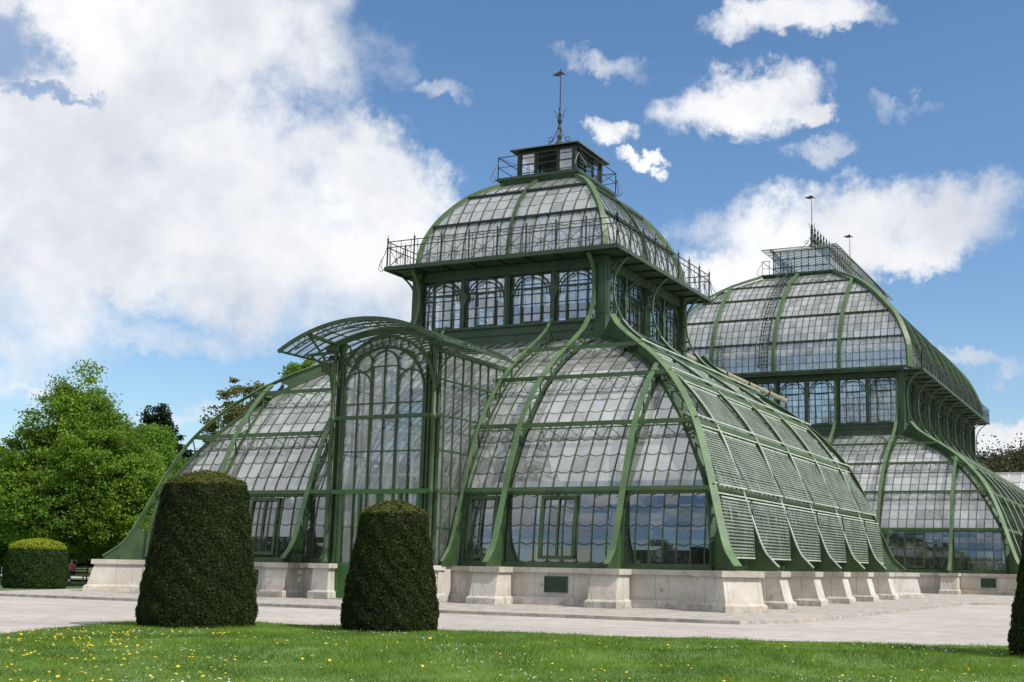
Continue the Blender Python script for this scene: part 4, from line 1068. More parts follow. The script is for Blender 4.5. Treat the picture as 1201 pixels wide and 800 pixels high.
for sx in (-1, 1):
    b = MB(); b.box(*sorted((sx*.02, sx*1.72)), yg-.05, yg-.01, .05, 1.25)
    for x in (sx*.08, sx*1.66, sx*.87): b.box(x-.05, x+.05, yg-.09, yg-.03, .05, 3.8)
    for z in (.12, 1.25): b.box(*sorted((sx*.02, sx*1.72)), yg-.085, yg-.035, z-.06, z+.06)
    d = b.build('door', M_DOOR, por)
    b = MB(); b.bar((sx*.14, yg-.12, 1.4), (sx*.14, yg-.12, 1.7), .03, .03); b.bar((sx*.14, yg-.12, 1.42), (sx*.14, yg-.06, 1.42), .02, .02); b.bar((sx*.14, yg-.12, 1.68), (sx*.14, yg-.06, 1.68), .02, .02)
    b.build('handle', M_IRON, d)
st = MB(); st.box(-2.0, 2.0, YP-.35, YP+.6, -.1, .04); st.build('doorstep', M_PAVE, por)
# side screens, cut off where they meet the curved skirt
for sx in (-1, 1):
    x = sx*2.44; g = MB(); b = MB(); ztop = 8.95
    ys = [YP+.35+i*.62 for i in range(12)]
    def skirt_z(y):   # height of the skirt surface at distance -y
        r = -y; 
        if r >= 12.3: return 1.25
        for (r0, z0), (r1, z1) in zip(INN[:-1], INN[1:]):
            if min(r0, r1) <= r <= max(r0, r1) and z0 > 2.5: return z0+(z1-z0)*(r0-r)/(r0-r1+1e-9)
        return 10.9
    for i, y in enumerate(ys):
        zb_ = skirt_z(y)
        if zb_ > ztop-.1: break
        b.bar((x, y, zb_), (x, y, ztop), .09 if i == 3 else .045, .07, (0, 1, 0))
        if i < len(ys)-1:
            y2 = ys[i+1]; zc = skirt_z(y2); g.quad((x, y, zb_), (x, y2, min(zc, ztop)), (x, y2, ztop), (x, y, ztop), ((i, zb_), (i+1, min(zc, ztop)), (i+1, ztop), (i, ztop)))
    g.quad((x, YP+.1, 1.25), (x, YP+.35, 1.25), (x, YP+.35, ztop), (x, YP+.1, ztop), ((0, 0), (.4, 0), (.4, 7), (0, 7)))
    for z in (2.6, 3.88, 5.35, 6.62, 7.9):
        r = r_at(INN, z); b.bar((x, YP+.1, z), (x, -r, z), .06, .06 if z != 3.88 else .1)
    b.bar((x, YP, ztop), (x, -8.8, ztop), .14, .16)
    g.build('side_screen', M_GL_PORT, por, extra=((b, M_GREEN),))
    w = MB(); w.box(*sorted((x-.1, x+.1)), YP+.2, -12.0, -.1, PZ-.01); w.build('plinth_wall', M_STONE, por)
# barrel canopy
can = empty('canopy', por); HW, ZT, SAG = 3.55, 8.98, 1.0
Rc = (HW*HW+SAG*SAG)/(2*SAG); zc0 = ZT+SAG-Rc; A = math.asin(HW/Rc)
def cz(t, dr=0): a = -A+2*A*t; return ((Rc+dr)*math.sin(a), zc0+(Rc+dr)*math.cos(a))
y0c, y1c = -15.5, -9.2
g = MB(); NS = 24
def yback(z, x):
    t = min(1, abs(x)/HW); return min(-10.35*t-7.0*(1-t), -max(4.7, r_at(INN, min(z, 10.85)))-.1)
for i in range(NS):
    xa, za = cz(i/NS); xb, zb_ = cz((i+1)/NS); g.quad((xa, y0c, za), (xb, y0c, zb_), (xb, yback(zb_, xb), zb_), (xa, yback(za, xa), za), ((i/2, 0), ((i+1)/2, 0), ((i+1)/2, 10), (i/2, 10)))
g.build('canopy_glass', M_GL_CAN, can)
b = MB()
yy = y0c+.02; k = 0
while yy < -6.4:
    pts = [cz(i/NS, -.01) for i in range(NS+1)]; P_ = [Vector((x, yy, z)) for x, z in pts if yback(z, x) > yy]
    w = .04
    if len(P_) > 1: 
        # rear hoops only reach down to the skirt roof: split left and right halves
        L_ = [p for p in P_ if p.x <= 0]; Rr = [p for p in P_ if p.x >= 0]
        for q in (L_, Rr):
            if len(q) > 1: b.sweep(q, (0, -1, 0), w, .05, .02)
    yy += .46; k += 1
for t in (0, 1/4, .5, 3/4, 1):
    x, z = cz(t, .0); b.bar((x, y0c, z), (x, yback(z, x), z), .04 if t not in (0, 1) else .06, .04 if t not in (0, 1) else .08)
b.build('canopy_bars', M_GREEN, can)
b = MB(); b.sweep([Vector((x, y0c, z)) for x, z in [cz(i/NS, .04) for i in range(NS+1)]], (0, -1, 0), .07, .14, 0)
b.sweep([Vector((x, y0c+.1, z)) for x, z in [cz(i/NS, -.30) for i in range(2, NS-1)]], (0, -1, 0), .03, .04, 0)
for i in range(2, NS-2):
    p = cz(i/NS, -.06); q = cz((i+.5)/NS, -.29); r_ = cz((i+1)/NS, -.06)
    b.bar((p[0], y0c+.08, p[1]), (q[0], y0c+.08, q[1]), .02, .02); b.bar((q[0], y0c+.08, q[1]), (r_[0], y0c+.08, r_[1]), .02, .02)
b.build('front_arch', M_GREEN, can)
b = MB(); b.sweep([Vector((x, YP, z)) for x, z in [cz(i/NS, -.07) for i in range(3, NS-2)]], (0, -1, 0), .10, .22, 0); b.build('rear_arch', M_GREEN, can)
for sx in (-1, 1):
    b = MB()
    b.bar((sx*HW, YP, ZT+.1), (sx*2.2, YP, ZT+.15), .1, .1)
    b.tube([(sx*2.3, YP, 7.6), (sx*2.4, YP, 8.2), (sx*2.75, YP, 8.65), (sx*3.3, YP, 8.98)], .045, 6)
    b.ring((sx*2.62, YP, 8.78), (1, 0, 0), (0, 0, 1), .18, .03, 12, 5)
    b.tube([(sx*2.2, YP, 7.7), (sx*2.2, YP-.3, 8.4), (sx*2.2, YP-.9, 8.95), (sx*2.2, y0c+.1, 9.45)], .045, 6)
    b.bar((sx*2.2, y0c, 9.50), (sx*2.2, YP, 9.42), .1, .12)
    b.bar((sx*2.2, YP-.02, 9.15), (sx*2.2, YP-.02, 9.42), .3, .22)
    b.build('canopy_bracket', M_GREEN, can)
# slender white columns of the inner frame
for f in NF[:2]:
    for s in (-8.2, -5.2, -3.4, 3.4, 5.2, 8.2, 9.6):
        b = MB(); b.tube([f(s, 11.2, .4), f(s, 11.2, 4.2)], .055, 8); b.bar(f(s, 11.2, 4.1), f(s*.92, 9.6, 6.6), .07, .07); b.build('inner_column', M_WHITE, near)
# interior: white painted inner screen behind the porch
b = MB()
for x in (-1.6, -.95, -.32, .32, .95, 1.6):
    b.bar((x, -12.2, .1), (x, -12.2, 6.25), .10, .09)
for z in (2.9, 6.2, 4.6): b.bar((-1.9, -12.2, z), (1.9, -12.2, z), .1, .1)
b.bar((-1.9, -12.3, 1), (-.9, -11, 6), .14, .06); b.bar((1.2, -12.1, 1), (1.8, -11, 6), .14, .06)
b.build('inner_screen', M_WHITE, por)

# ------------------------------------------------------------------ ground
def sheet(name, pts, z, m, th=.0, sub=0):
    b = MB(); b.poly([(x, y, z) for x, y in pts])
    if th:
        for (a, c) in zip(pts, pts[1:]+pts[:1]): b.quad((*a, z-th), (*c, z-th), (*c, z), (*a, z))
    return b.build(name, m)
o = sheet('ground', [(-1500, -1500), (1500, -1500), (1500, 2500), (-1500, 2500)], -.30, M_FIELD); tag(o, 'park grass spreading to the horizon', kind='structure')
gp = [(-14, -60), (3, -60), (6.6, -37), (6.3, -34), (6.0, -31), (7, -29.4), (14, -28.6), (23, -26.4), (40, -21.6), (60, -17), (80, 40), (60, 160), (-30, 160), (-22, 40), (-21, 0), (-19.2, -9), (-18, -15), (-17.8, -22), (-17, -40)]
o = sheet('gravel_forecourt', gp, -.095, M_GRAVEL); tag(o, 'pale gravel forecourt', kind='structure')
ap = [(-15.2, -18.0), (-14.6, -19.3), (2, -19.6), (15.6, -19.6), (16.7, -17.5), (17.0, -10), (17.2, 0), (17.6, 7), (20.6, 9.5), (20.8, 15), (21.2, 16.2), (26, 16.5), (26, 95), (-24, 95), (-24, 24), (-15.2, 18)]
o = sheet('paved_apron', ap, 0., M_PAVE, .11); tag(o, 'grey paved strip round the pavilions', kind='structure')
lawn = [(16, -75), (9.5, -46), (7.0, -37), (5.9, -33.6), (5.1, -31.6), (4.9, -30.2), (5.4, -28.9), (6.6, -28.25), (10, -28.0), (14, -27.6), (18.5, -26.7), (23, -25.3), (30, -23.2), (40, -20.5), (60, -16), (70, -80)]
C2v = np.array([CAM.x, CAM.y]); f2v = np.array([math.sin(yaw), math.cos(yaw)]); r2v = np.array([f2v[1], -f2v[0]])
def lawn_z(x, y):
    """the lawn lies a little lower in front of a soft grass bank that runs across it"""
    d = (x-C2v[0])*f2v[0]+(y-C2v[1])*f2v[1]; l = (x-C2v[0])*r2v[0]+(y-C2v[1])*r2v[1]
    t = np.clip((21.4+.05*l+.35*np.sin(l*.55)-d)/1.1, 0, 1); t = t*t*(3-2*t); k = np.clip((l+9)/5, 0, 1)
    return -.055-.13*t*k-.012*np.sin(x*1.7)*np.sin(y*1.3)
def lawn_band(x, y):
    d = (x-C2v[0])*f2v[0]+(y-C2v[1])*f2v[1]; l = (x-C2v[0])*r2v[0]+(y-C2v[1])*r2v[1]
    return np.exp(-((21.4+.05*l+.35*np.sin(l*.55)-.6-d)/.75)**2)*np.clip((l+9)/5, 0, 1)
import bmesh
bm = bmesh.new(); bm.faces.new([bm.verts.new((x, y, 0)) for x, y in lawn])
for ax_, lo, hi_ in ((0, 0, 72), (1, -80, -14)):
    q = lo
    while q < hi_:
        fine = (4 < q < 34) if ax_ == 0 else (-42 < q < -18)
        n_ = (1, 0, 0) if ax_ == 0 else (0, 1, 0); c_ = (q, 0, 0) if ax_ == 0 else (0, q, 0)
        bmesh.ops.bisect_plane(bm, geom=bm.verts[:]+bm.edges[:]+bm.faces[:], plane_co=c_, plane_no=n_); q += .35 if fine else 5
for v in bm.verts: v.co.z = float(lawn_z(v.co.x, v.co.y))
me = bpy.data.meshes.new('lawn'); bm.to_mesh(me); bm.free(); me.materials.append(M_LAWN)
me.polygons.foreach_set('use_smooth', [True]*len(me.polygons))
o = bpy.data.objects.new('lawn', me); col.objects.link(o); tag(o, 'lawn in the foreground', kind='structure')
for nm, c, hx_, hy_ in (('planting_bed', (0, 0), 11.9, 11.9), ('planting_bed', (0, 54.3), 16.5, 24.9)):
    b = MB(); b.box(c[0]-hx_, c[0]+hx_, c[1]-hy_, c[1]+hy_, .02, .5); tag(b.build(nm, M_SOIL), 'soil inside a pavilion', kind='structure')
o = sheet('path', [(-120, 22), (-30, 8), (-28, 11.5), (-120, 27)], -.09, M_GRAVEL); tag(o, 'pale path beyond the far hedge', kind='structure')

def inpoly(x, y, P):
    c = np.zeros(x.shape, bool); n = len(P); j = n-1
    for i in range(n):
        xi, yi = P[i]; xj, yj = P[j]
        k = ((yi > y) != (yj > y)) & (x < (xj-xi)*(y-yi)/(yj-yi+1e-12)+xi); c ^= k; j = i
    return c
def mesh_np(name, V, F, m, parent=None):
    """V (n,3); F (k,3|4) indices"""
    me = bpy.data.meshes.new(name); k = F.shape[1]
    me.vertices.add(len(V)); me.vertices.foreach_set('co', V.astype(np.float32).ravel())
    me.loops.add(F.size); me.loops.foreach_set('vertex_index', F.astype(np.int32).ravel())
    me.polygons.add(len(F)); me.polygons.foreach_set('loop_start', np.arange(0, F.size, k, dtype=np.int32)); me.polygons.foreach_set('loop_total', np.full(len(F), k, np.int32))
    me.materials.append(m); me.update(calc_edges=True); me.validate()
    o = bpy.data.objects.new(name, me); col.objects.link(o)
    if parent: o.parent = parent
    return o
def quads_at(C, sx, sy, nrm=None, flat=0.):
    """random little leaves (pointed quads) at the points C"""
    n = len(C); a = rng.normal(size=(n, 3)); 
    if nrm is not None: a = a*flat+nrm
    a /= np.linalg.norm(a, axis=1, keepdims=True)
    t = rng.normal(size=(n, 3)); t -= (t*a).sum(1, keepdims=True)*a; t /= np.linalg.norm(t, axis=1, keepdims=True); b = np.cross(a, t)
    s = rng.uniform(.6, 1.25, (n, 1)); sx = sx*s; sy = sy*s
    V = np.stack([C-t*sx, C-b*sy, C+t*sx, C+b*sy], 1).reshape(-1, 3)
    return V, np.arange(4*n).reshape(n, 4)

# grass blades over the visible lawn
fwd = np.array([math.sin(yaw), math.cos(yaw)]); rgt = np.array([fwd[1], -fwd[0]]); C2 = np.array([CAM.x, CAM.y])
def frustum_pts(n, d0, d1, l0, l1):
    d = np.sqrt(rng.uniform(d0*d0, d1*d1, n)); l = rng.uniform(l0, l1, n)*d
    p = C2+d[:, None]*fwd+l[:, None]*rgt; return p
P = frustum_pts(330000, 11.5, 31, -.55, .42); P = P[inpoly(P[:, 0], P[:, 1], [(x, y) for x, y in lawn])]
n = len(P); h = rng.uniform(.022, .055, n)*(1+.45*np.sin(P[:, 0]*2.1+np.sin(P[:, 1]))*np.sin(P[:, 1]*1.7)+.35*np.sin(P[:, 0]*7.3+2*np.sin(P[:, 1]*3.1))*np.sin(P[:, 1]*6.1))*np.where(rng.uniform(size=n) < .02, 1.8, 1); h = h*(1+1.1*lawn_band(P[:, 0], P[:, 1])); zl = lawn_z(P[:, 0], P[:, 1]); a = rng.uniform(0, 6.28, n); w = rng.uniform(.003, .006, n)
lean = rng.normal(size=(n, 2))*.45*h[:, None]
b0 = np.stack([P[:, 0]-w*np.cos(a), P[:, 1]-w*np.sin(a), zl-.001], 1); b1 = np.stack([P[:, 0]+w*np.cos(a), P[:, 1]+w*np.sin(a), zl-.001], 1)
tp = np.stack([P[:, 0]+lean[:, 0], P[:, 1]+lean[:, 1], zl+h], 1)
V = np.stack([b0, b1, tp], 1).reshape(-1, 3)
tag(mesh_np('grass', V, np.arange(3*n).reshape(n, 3), M_BLADE), 'short green grass of the foreground lawn', 'grass', kind='stuff')
def flowers(name, P, r, z0, z1, m, label, cat):
    n = len(P); z = rng.uniform(z0, z1, n)+.055+lawn_z(P[:, 0], P[:, 1]); C = np.stack([P[:, 0], P[:, 1], z], 1); k = 6; V = []
    tl = rng.normal(size=(n, 2))*.25
    rr = r*rng.uniform(.7, 1.2, n)
    ring = [np.stack([C[:, 0]+rr*math.cos(2*math.pi*i/k), C[:, 1]+rr*math.sin(2*math.pi*i/k), C[:, 2]+rr*(tl[:, 0]*math.cos(2*math.pi*i/k)+tl[:, 1]*math.sin(2*math.pi*i/k))], 1) for i in range(k)]
    top = C+np.array([0, 0, 1.])*rr[:, None]*.45
    V = np.stack(ring+[top], 1).reshape(-1, 3)
    F = np.concatenate([np.stack([np.arange(n)*7+i, np.arange(n)*7+(i+1) % k, np.arange(n)*7+6], 1) for i in range(k)])
    return tag(mesh_np(name, V, F, m), label, cat, kind='stuff')
P = frustum_pts(5200, 12, 24, -.50, .36)
lat = ((P-C2)@rgt)/((P-C2)@fwd); keep = rng.uniform(size=len(P)) < np.clip(.60-1.9*(lat+.48), .055, .6)*(np.sin(P[:, 0]*1.3+1)*np.sin(P[:, 1]*1.9)*.5+.6)
P = P[keep & inpoly(P[:, 0], P[:, 1], lawn)]
flowers('dandelions', P, .024, -.01, .03, M_YEL, 'yellow dandelions scattered through the lawn', 'dandelions')
P = frustum_pts(9000, 12, 29, -.55, .4)
k = (np.sin(P[:, 0]*.9+.5)*np.sin(P[:, 1]*1.1+.3)*.5+.5)**3; P = P[(rng.uniform(size=len(P)) < k*.6) & inpoly(P[:, 0], P[:, 1], lawn)]
flowers('daisies', P, .013, -.02, .01, M_WPET, 'small white daisies scattered through the lawn', 'daisies')

# ------------------------------------------------------------------ clipped hedges
def topiary(name, x, y, rb, rt_, h, dome_h, nleaf, ls, m, mt, label, zb=-.06, bulge=.03, cone=True):
    root = empty(name, None, (x, y, zb)); tag(root, label, 'topiary')
    prof = []
    for i in range(13):
        t = i/12; r = rb+(rt_-rb)*t+bulge*math.sin(math.pi*t)
        if i == 0: r -= .06
        prof.append((r, h*t))
    prof[-1] = (prof[-1][0]-.02, prof[-1][1])
    for i in range(1, 8):
        t = i/7
        if cone: prof.append((rt_*(1-t)**.8 if i < 7 else 0.0, h+dome_h*(1-(1-t)**1.15))); continue
        prof.append((rt_*math.cos(t*math.pi/2)**.85 if i < 7 else 0.0, h+dome_h*math.sin(t*math.pi/2)**1.15))
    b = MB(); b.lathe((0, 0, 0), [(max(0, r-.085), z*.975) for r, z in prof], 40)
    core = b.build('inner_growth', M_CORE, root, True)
    # leaves on the surface
    pr = np.array(prof); seg = np.hypot(*(pr[1:]-pr[:-1]).T); ar = seg*(pr[1:, 0]+pr[:-1, 0])
    k = rng.choice(len(seg), nleaf, p=ar/ar.sum()); t = rng.uniform(size=nleaf); q = pr[k]+(pr[k+1]-pr[k])*t[:, None]
    a = rng.uniform(0, 2*math.pi, nleaf)
    lump = .032*np.sin(a*5+q[:, 1]*4)*np.sin(q[:, 1]*6.3+a*3)+.02*np.sin(a*17)*np.sin(q[:, 1]*13)
    rr = q[:, 0]+lump-rng.exponential(.028, nleaf)+np.where(rng.uniform(size=nleaf) < .03, rng.uniform(0, .04, nleaf), 0)
    tg = (pr[k+1]-pr[k])/seg[k][:, None]; nr = np.stack([tg[:, 1]*np.cos(a), tg[:, 1]*np.sin(a), -tg[:, 0]], 1)
    C = np.stack([rr*np.cos(a), rr*np.sin(a), q[:, 1]+np.where(tg[:, 1] < .6, lump, 0)+rng.normal(size=nleaf)*.01], 1)
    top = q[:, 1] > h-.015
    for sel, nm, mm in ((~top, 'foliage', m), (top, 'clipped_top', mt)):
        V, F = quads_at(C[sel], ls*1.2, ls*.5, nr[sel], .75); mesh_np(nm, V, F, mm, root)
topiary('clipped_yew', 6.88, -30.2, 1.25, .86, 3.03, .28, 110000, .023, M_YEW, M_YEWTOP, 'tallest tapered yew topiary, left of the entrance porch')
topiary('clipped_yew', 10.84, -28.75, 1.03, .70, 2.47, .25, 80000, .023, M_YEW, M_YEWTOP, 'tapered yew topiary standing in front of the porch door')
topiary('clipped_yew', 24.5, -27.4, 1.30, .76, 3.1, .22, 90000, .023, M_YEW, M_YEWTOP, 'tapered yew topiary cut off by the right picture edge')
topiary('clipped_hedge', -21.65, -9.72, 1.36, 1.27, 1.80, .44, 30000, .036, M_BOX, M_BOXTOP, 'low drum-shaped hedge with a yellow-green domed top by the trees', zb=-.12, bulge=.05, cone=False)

# ------------------------------------------------------------------ trees
def tree(name, x, y, h, lobes, nleaf, ls, m, label, trunk_r=.3, trunk_top=.8, zb=-.12, branches=10, group=None, inner=.45):
    root = empty(name, None, (x, y, zb)); tag(root, label, 'tree', group)
    C = []; N_ = []
    vol = np.array([a*b*c for (_, _, _, a, b, c) in lobes])
    cl = []
    for i, (lx_, ly_, lz_, a, b, c) in enumerate(lobes):
        n = max(6, int(nleaf*vol[i]/vol.sum()/90))
        d = rng.normal(size=(n, 3)); d /= np.linalg.norm(d, axis=1, keepdims=True)
        rr = (inner+(1.02-inner)*rng.uniform(size=(n, 1))**.6)
        cl.append(np.array([lx_, ly_, lz_])+d*rr*np.array([a, b, c]))
    cl = np.concatenate(cl)
    per = int(nleaf/len(cl)); size = rng.uniform(.3, .8, (len(cl), 1, 1))*(np.mean([l[3] for l in lobes])*.19+.24)
    off = np.clip(rng.normal(size=(len(cl), per, 3)), -1.7, 1.7)*size*np.array([.75, .75, .42])
    C = (cl[:, None, :]+off).reshape(-1, 3)
    C = C[C[:, 2] > .5]
    V, F = quads_at(C, ls, ls*.62, np.array([0, 0, 1.]), 1.1)
    mesh_np('crown', V, F, m, root)
    b = MB(); top = Vector((0, 0, h*trunk_top)); b.tube([Vector((0, 0, -.1)), Vector((.05, 0, h*.25)), Vector((-.1, .05, h*.5)), top], trunk_r, 8, trunk_r*.2)
    idx = rng.choice(len(cl), min(branches, len(cl)), replace=False)
    for i in idx:
        e = Vector(cl[i]); s = Vector((0, 0, max(h*.15, min(e.z*.6, h*.7)))); mdl = s.lerp(e, .5)+Vector((0, 0, .3)); b.tube([s, mdl, e], trunk_r*.3, 5, .02)
    b.build('trunk', M_BARK, root)
    return root
def at(u, dep):
    d = px_dir(u, 600); dd = Vector((d.x, d.y)); f2 = Vector((fwd[0], fwd[1])); t = dep/dd.dot(f2); return CAM.x+dd.x*t, CAM.y+dd.y*t
x, y = at(82, 72); 
tree('lime_tree', x, y, 13.0, [(0, 0, 11.1, 1.3, 1.3, 1.9), (.2, 0, 9.6, 2.0, 1.9, 2.0), (-.9, 0, 8.6, 2.2, 2.2, 2.6), (1.2, .2, 8.2, 2.1, 2.2, 2.5), (2.7, 0, 7.9, 1.2, 1.3, 1.4), (1.8, 0, 6.2, 3.4, 3.4, 3.4), (-2.2, 0, 5.8, 3.3, 3.2, 3.2), (3.6, .5, 5.0, 2.5, 2.5, 2.8), (-.2, -1, 4.0, 4.2, 3.2, 2.5), (.5, 0, 3.3, 4.6, 3.5, 2.0)], 170000, .092, M_GREENLEAF, 'tallest bright green broadleaf tree, above the low hedge', .35, branches=16)
x, y = at(163, 78)
tree('lime_tree', x, y, 10.2, [(0, 0, 6.6, 2.3, 2.6, 3.2), (-.4, 0, 4.0, 2.9, 2.6, 2.8), (.3, 0, 8.4, 1.1, 1.2, 1.3)], 95000, .09, M_LIME, 'rounded yellow-green tree touching the left end of the nearer pavilion', .25)
x, y = at(2, 80)
tree('lime_tree', x, y, 8.5, [(0, 0, 5.2, 3.6, 3.2, 3.2), (.8, 0, 3.0, 3.8, 3., 2.2)], 80000, .09, M_LIME, 'broad green tree at the far left edge of the photo', .3)
x, y = at(176, 105)
tree('dark_conifer', x, y, 14.2, [(0, 0, 12.9, 1.2, 1.2, 1.5), (.5, 0, 11.2, 1.7, 1.6, 1.6), (-.3, 0, 9.2, 2.2, 2.1, 1.9), (.2, 0, 6.5, 2.7, 2.5, 2.3)], 80000, .13, M_DARKLEAF, 'dark blue-green conifer rising behind the yellow-green tree', .3)
x, y = at(212, 100)
tree('dark_conifer', x, y, 10.5, [(0, 0, 9.0, 2.0, 1.8, 1.6), (1.2, 0, 7.0, 3.0, 2.3, 2.2), (0, 0, 4.5, 3.4, 2.6, 2.6)], 36000, .15, M_DARKLEAF, 'low dark tree between the conifer and the thin bronze tree', .3)
x, y = at(277, 95)
tree('bronze_tree', x, y, 15.6, [(0, 0, 13.4, 2.0, 1.6, 2.1), (-1.3, 0, 11.4, 2.3, 1.8, 1.8), (1.1, 0, 11.6, 2.2, 1.8, 1.9), (.2, 0, 9.4, 3.2, 2.2, 2.4), (0, 0, 6.5, 3.5, 2.6, 2.6)], 30000, .13, M_BRONZE, 'thin tree with sparse bronze leaves behind the glass skirt', .22, .92, branches=40)
x, y = at(352, 90)
tree('young_tree', x, y, 15.7, [(0, 0, 14.6, 1.9, 1.4, 1.5), (.4, 0, 12.8, 2.0, 1.5, 1.5)], 9000, .12, M_GREENLEAF, 'sparse green treetop peeking out below the porch canopy', .18, .9, branches=20)
x, y = at(120, 120)
tree('park_tree', x, y, 10, [(0, 0, 5.5, 7.0, 4, 3.9), (0, 0, 2.5, 8.5, 4, 3.)], 42000, .2, M_DARKLEAF, 'dark wide tree forming the backdrop behind the seated person', .3)
x, y = at(20, 118)
tree('park_tree', x, y, 9, [(0, 0, 5., 7.0, 4, 3.6), (0, 0, 2.5, 8.5, 4, 3.)], 40000, .2, M_DARKLEAF, 'dark wide tree forming the backdrop behind the low hedge', .3)
# belt of park trees behind the photographer: seen only as dark shapes mirrored in the lowest panes
src = tree('mirrored_tree', -12, -112, 12, [(0, 0, 7, 6, 6, 4.2), (2, 0, 9, 3, 3, 3), (0, 0, 3.5, 7, 6, 3)], 16000, .32, M_DARKLEAF, 'dark park tree mirrored in the lowest panes', .4, group='park trees mirrored in the lowest panes')
for (x, y, s, rz) in ((-30, -118, 1.1, 1.), (4, -120, .85, 2.), (22, -112, 1., 4.), (44, -122, 1.2, 5.), (66, -112, .9, .4), (88, -100, 1.1, 2.5), (-52, -108, 1., 3.), (-74, -94, 1.2, 5.5)):
    o = src.copy(); col.objects.link(o); o.location = (x, y, -.12); o.scale = (s, s, s); o.rotation_euler.z = rz
    for ch in src.children:
        c_ = ch.copy(); col.objects.link(c_); c_.parent = o

# planting inside the houses
def plants(name, n, cx, cy, hx_, hy_, zmax, label, seed):
    r2 = np.random.default_rng(seed); Vs = []; Fs = []; k0 = 0
    for i in range(n):
        x = cx+r2.uniform(-hx_, hx_); y = cy+r2.uniform(-hy_, hy_); h = r2.uniform(1.2, zmax)*(1-.55*max(abs(x-cx)/hx_, abs(y-cy)/hy_))+.5
        nf = 16
        for j in range(nf):
            a = 2*math.pi*j/nf+r2.uniform(-.2, .2); L = r2.uniform(1., 1.9); lift = r2.uniform(.1, .9)
            pts = []
            for q in range(6):
                t = q/5; pts.append((x+math.cos(a)*L*t, y+math.sin(a)*L*t, .5+h+lift*t*1.4-1.8*t*t))
            for q in range(5):
                wa = .22*math.sin(math.pi*min(1, (q+.4)/5.5)); wb = .22*math.sin(math.pi*min(1, (q+1.4)/5.5)); sx, sy = -math.sin(a), math.cos(a)
                p, r = pts[q], pts[q+1]
                Vs += [(p[0]-sx*wa, p[1]-sy*wa, p[2]-.05), (p[0]+sx*wa, p[1]+sy*wa, p[2]-.05), (r[0]+sx*wb, r[1]+sy*wb, r[2]-.05), (r[0]-sx*wb, r[1]-sy*wb, r[2]-.05)]
                Fs.append((k0, k0+1, k0+2, k0+3)); k0 += 4
        w = .09
        Vs += [(x-w, y, .4), (x+w, y, .4), (x+w, y, .5+h), (x-w, y, .5+h), (x, y-w, .4), (x, y+w, .4), (x, y+w, .5+h), (x, y-w, .5+h)]
        Fs += [(k0, k0+1, k0+2, k0+3), (k0+4, k0+5, k0+6, k0+7)]; k0 += 8
    tag(mesh_np(name, np.array(Vs), np.array(Fs), M_PALM), label, 'plants', kind='stuff')
plants('indoor_palms', 170, 0, 0, 10.9, 10.9, 6.5, 'palms seen dimly through the nearer glasshouse', 3)
plants('indoor_palms', 120, 0, 54.3, 14.5, 22, 8.5, 'palms seen dimly through the farther glasshouse', 4)

# ------------------------------------------------------------------ far background on the right
nx_, ny_ = 90, 24; V = []; F = []
for j in range(ny_):
    for i in range(nx_):
        u = i/(nx_-1); v = j/(ny_-1); x = -330+u*800; y = 330+v*320
        hgt = 60*math.sin(min(1, v*1.6)*math.pi/2)*(1+.12*math.sin(x*.02)+.06*math.sin(x*.06+1))
        V.append((x, y, -3+hgt+rnd.uniform(-1.5, 1.5)))
for j in range(ny_-1):
    for i in range(nx_-1): a = j*nx_+i; F.append((a, a+1, a+nx_+1, a+nx_))
tag(mesh_np('hill', np.array(V, float), np.array(F), M_HILL), 'wooded brown-green hill', kind='structure')
n = 90000; x = rng.uniform(-60, 70, n); v = rng.uniform(0, 1, n); y = 330+v*230
z = -3+60*np.sin(np.minimum(1, v*230/320*1.6)*np.pi/2)*(1+.12*np.sin(x*.02)+.06*np.sin(x*.06+1))
C = np.stack([x, y, z+rng.exponential(1.6, n)], 1)
Vv, Ff = quads_at(C, .75, .40); tag(mesh_np('hillside_wood', Vv, Ff, M_TWIG), 'half bare wood covering the distant hill', 'wood', kind='stuff')

gh = empty('low_greenhouse'); tag(gh, 'long low greenhouse with a white glazed roof beyond the right pavilion', 'greenhouse')
gx, gy, gw, gd = 6, 97, 40, 10; e0, e1 = 10.2, 12.9
b = MB(); b.box(gx, gx+gw, gy, gy+gd, -.1, 3.0); b.build('wall', M_STONE, gh)
b = MB(); b.quad((gx, gy-.3, e0), (gx+gw, gy-.3, e0), (gx+gw, gy+gd/2, e1), (gx, gy+gd/2, e1), ((0, 0), (26, 0), (26, 2), (0, 2))); b.quad((gx, gy+gd+.3, e0), (gx+gw, gy+gd+.3, e0), (gx+gw, gy+gd/2, e1), (gx, gy+gd/2, e1), ((0, 0), (26, 0), (26, 2), (0, 2))); b.build('roof', M_GL_TOP, gh)
b = MB(); b.quad((gx, gy, 3), (gx+gw, gy, 3), (gx+gw, gy, e0), (gx, gy, e0), ((0, 0), (26, 0), (26, 3), (0, 3))); b.build('glazing', M_GL_WIN, gh)
b = MB()
for i in range(27):
    x = gx+gw*i/26; b.bar((x, gy-.05, 3), (x, gy-.05, e0), .12, .12, (1, 0, 0)); b.bar((x, gy-.32, e0+.05), (x, gy+gd/2, e1+.05), .08, .08)
for z in (3, 5.4, 7.8, e0): b.bar((gx, gy-.06, z), (gx+gw, gy-.06, z), .1, .14)
b.bar((gx, gy+gd/2, e1+.08), (gx+gw, gy+gd/2, e1+.08), .3, .16)
b.build('frame', M_WHITE, gh)

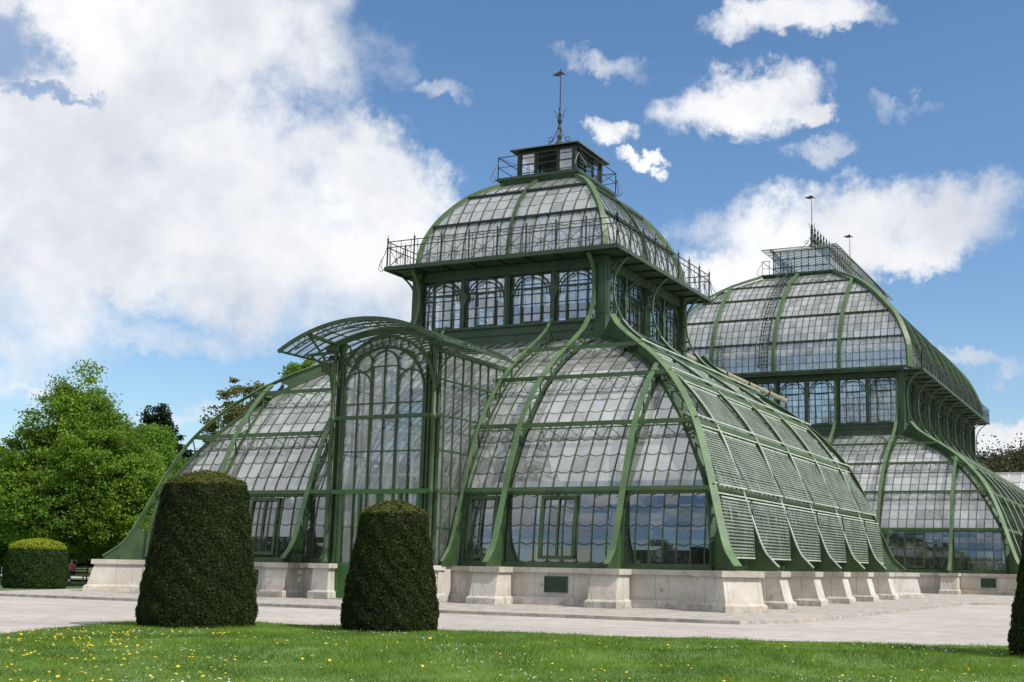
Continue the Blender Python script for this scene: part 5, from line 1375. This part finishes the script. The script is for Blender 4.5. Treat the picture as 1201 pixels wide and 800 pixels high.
# ------------------------------------------------------------------ person on a bench, far left
def skinned(name, verts, edges, rad, m, parent):
    me = bpy.data.meshes.new(name); me.from_pydata(verts, edges, []); o = bpy.data.objects.new(name, me); col.objects.link(o); o.parent = parent
    md = o.modifiers.new('skin', 'SKIN'); 
    if not me.skin_vertices: bpy.context.view_layer.objects.active = o
    for i, r in enumerate(rad): me.skin_vertices[0].data[i].radius = (r, r)
    me.skin_vertices[0].data[0].use_root = True
    s = o.modifiers.new('sub', 'SUBSURF'); s.levels = 1; s.render_levels = 2; me.materials.append(m)
    return o
px, py = at(89, 70); px2, py2 = at(100, 70)
bench = empty('park_bench', None, (px, py, -.12)); tag(bench, 'slatted park bench under the trees at the far left', 'bench')
ang = math.atan2(py2-py, px2-px); bench.rotation_euler.z = ang
for k in range(4): b = MB(); b.box(-.9, .9, -.25+k*.13, -.15+k*.13, .42, .46); b.build('seat_slat', M_WOOD, bench)
for k in range(3): b = MB(); b.box(-.9, .9, .28+k*.02, .31+k*.02, .55+k*.14, .65+k*.14); b.build('back_slat', M_WOOD, bench)
for sx in (-.8, .8):
    b = MB(); b.box(sx-.03, sx+.03, -.24, -.19, 0, .42); b.box(sx-.03, sx+.03, .24, .29, 0, .95); b.box(sx-.03, sx+.03, -.24, .29, .38, .42); b.build('leg', M_IRON, bench)
per = empty('person', None, (px, py, -.12)); per.rotation_euler.z = ang; tag(per, 'person in a pink top and dark trousers sitting on the bench under the trees', 'person')
hz = .56
body = [(0, .05, hz), (0, .08, hz+.22), (0, .06, hz+.44), (0, .04, hz+.54), (0, .02, hz+.66), (0, .01, hz+.78),
        (-.10, .03, hz), (-.12, -.38, hz), (-.12, -.42, .1), (-.12, -.55, .05), (.10, .03, hz), (.12, -.38, hz), (.12, -.42, .1), (.12, -.55, .05),
        (-.19, .04, hz+.46), (-.24, -.02, hz+.2), (-.14, -.24, hz+.10), (.19, .04, hz+.46), (.24, -.02, hz+.2), (.14, -.24, hz+.10)]
ed = [(0, 1), (1, 2), (2, 3), (3, 4), (4, 5), (0, 6), (6, 7), (7, 8), (8, 9), (0, 10), (10, 11), (11, 12), (12, 13), (2, 14), (14, 15), (15, 16), (2, 17), (17, 18), (18, 19)]
ra = [.13, .13, .12, .055, .09, .085, .09, .07, .05, .04, .09, .07, .05, .04, .06, .045, .035, .06, .045, .035]
skinned('body', body, ed, ra, M_SKIN, per)
skinned('pink_top', [(0, .055, hz+.06), (0, .08, hz+.22), (0, .06, hz+.46), (-.19, .04, hz+.46), (-.24, -.02, hz+.2), (.19, .04, hz+.46), (.24, -.02, hz+.2)], [(0, 1), (1, 2), (2, 3), (3, 4), (2, 5), (5, 6)], [.15, .15, .135, .075, .06, .075, .06], M_PINK, per)
skinned('trousers', [(0, .05, hz), (-.10, .03, hz), (-.12, -.38, hz), (-.12, -.42, .16), (.10, .03, hz), (.12, -.38, hz), (.12, -.42, .16)], [(0, 1), (1, 2), (2, 3), (0, 4), (4, 5), (5, 6)], [.145, .105, .085, .065, .105, .085, .065], M_NAVY, per)
skinned('hair', [(0, .06, hz+.70), (0, .035, hz+.83)], [(0, 1)], [.085, .085], M_HAIR, per)
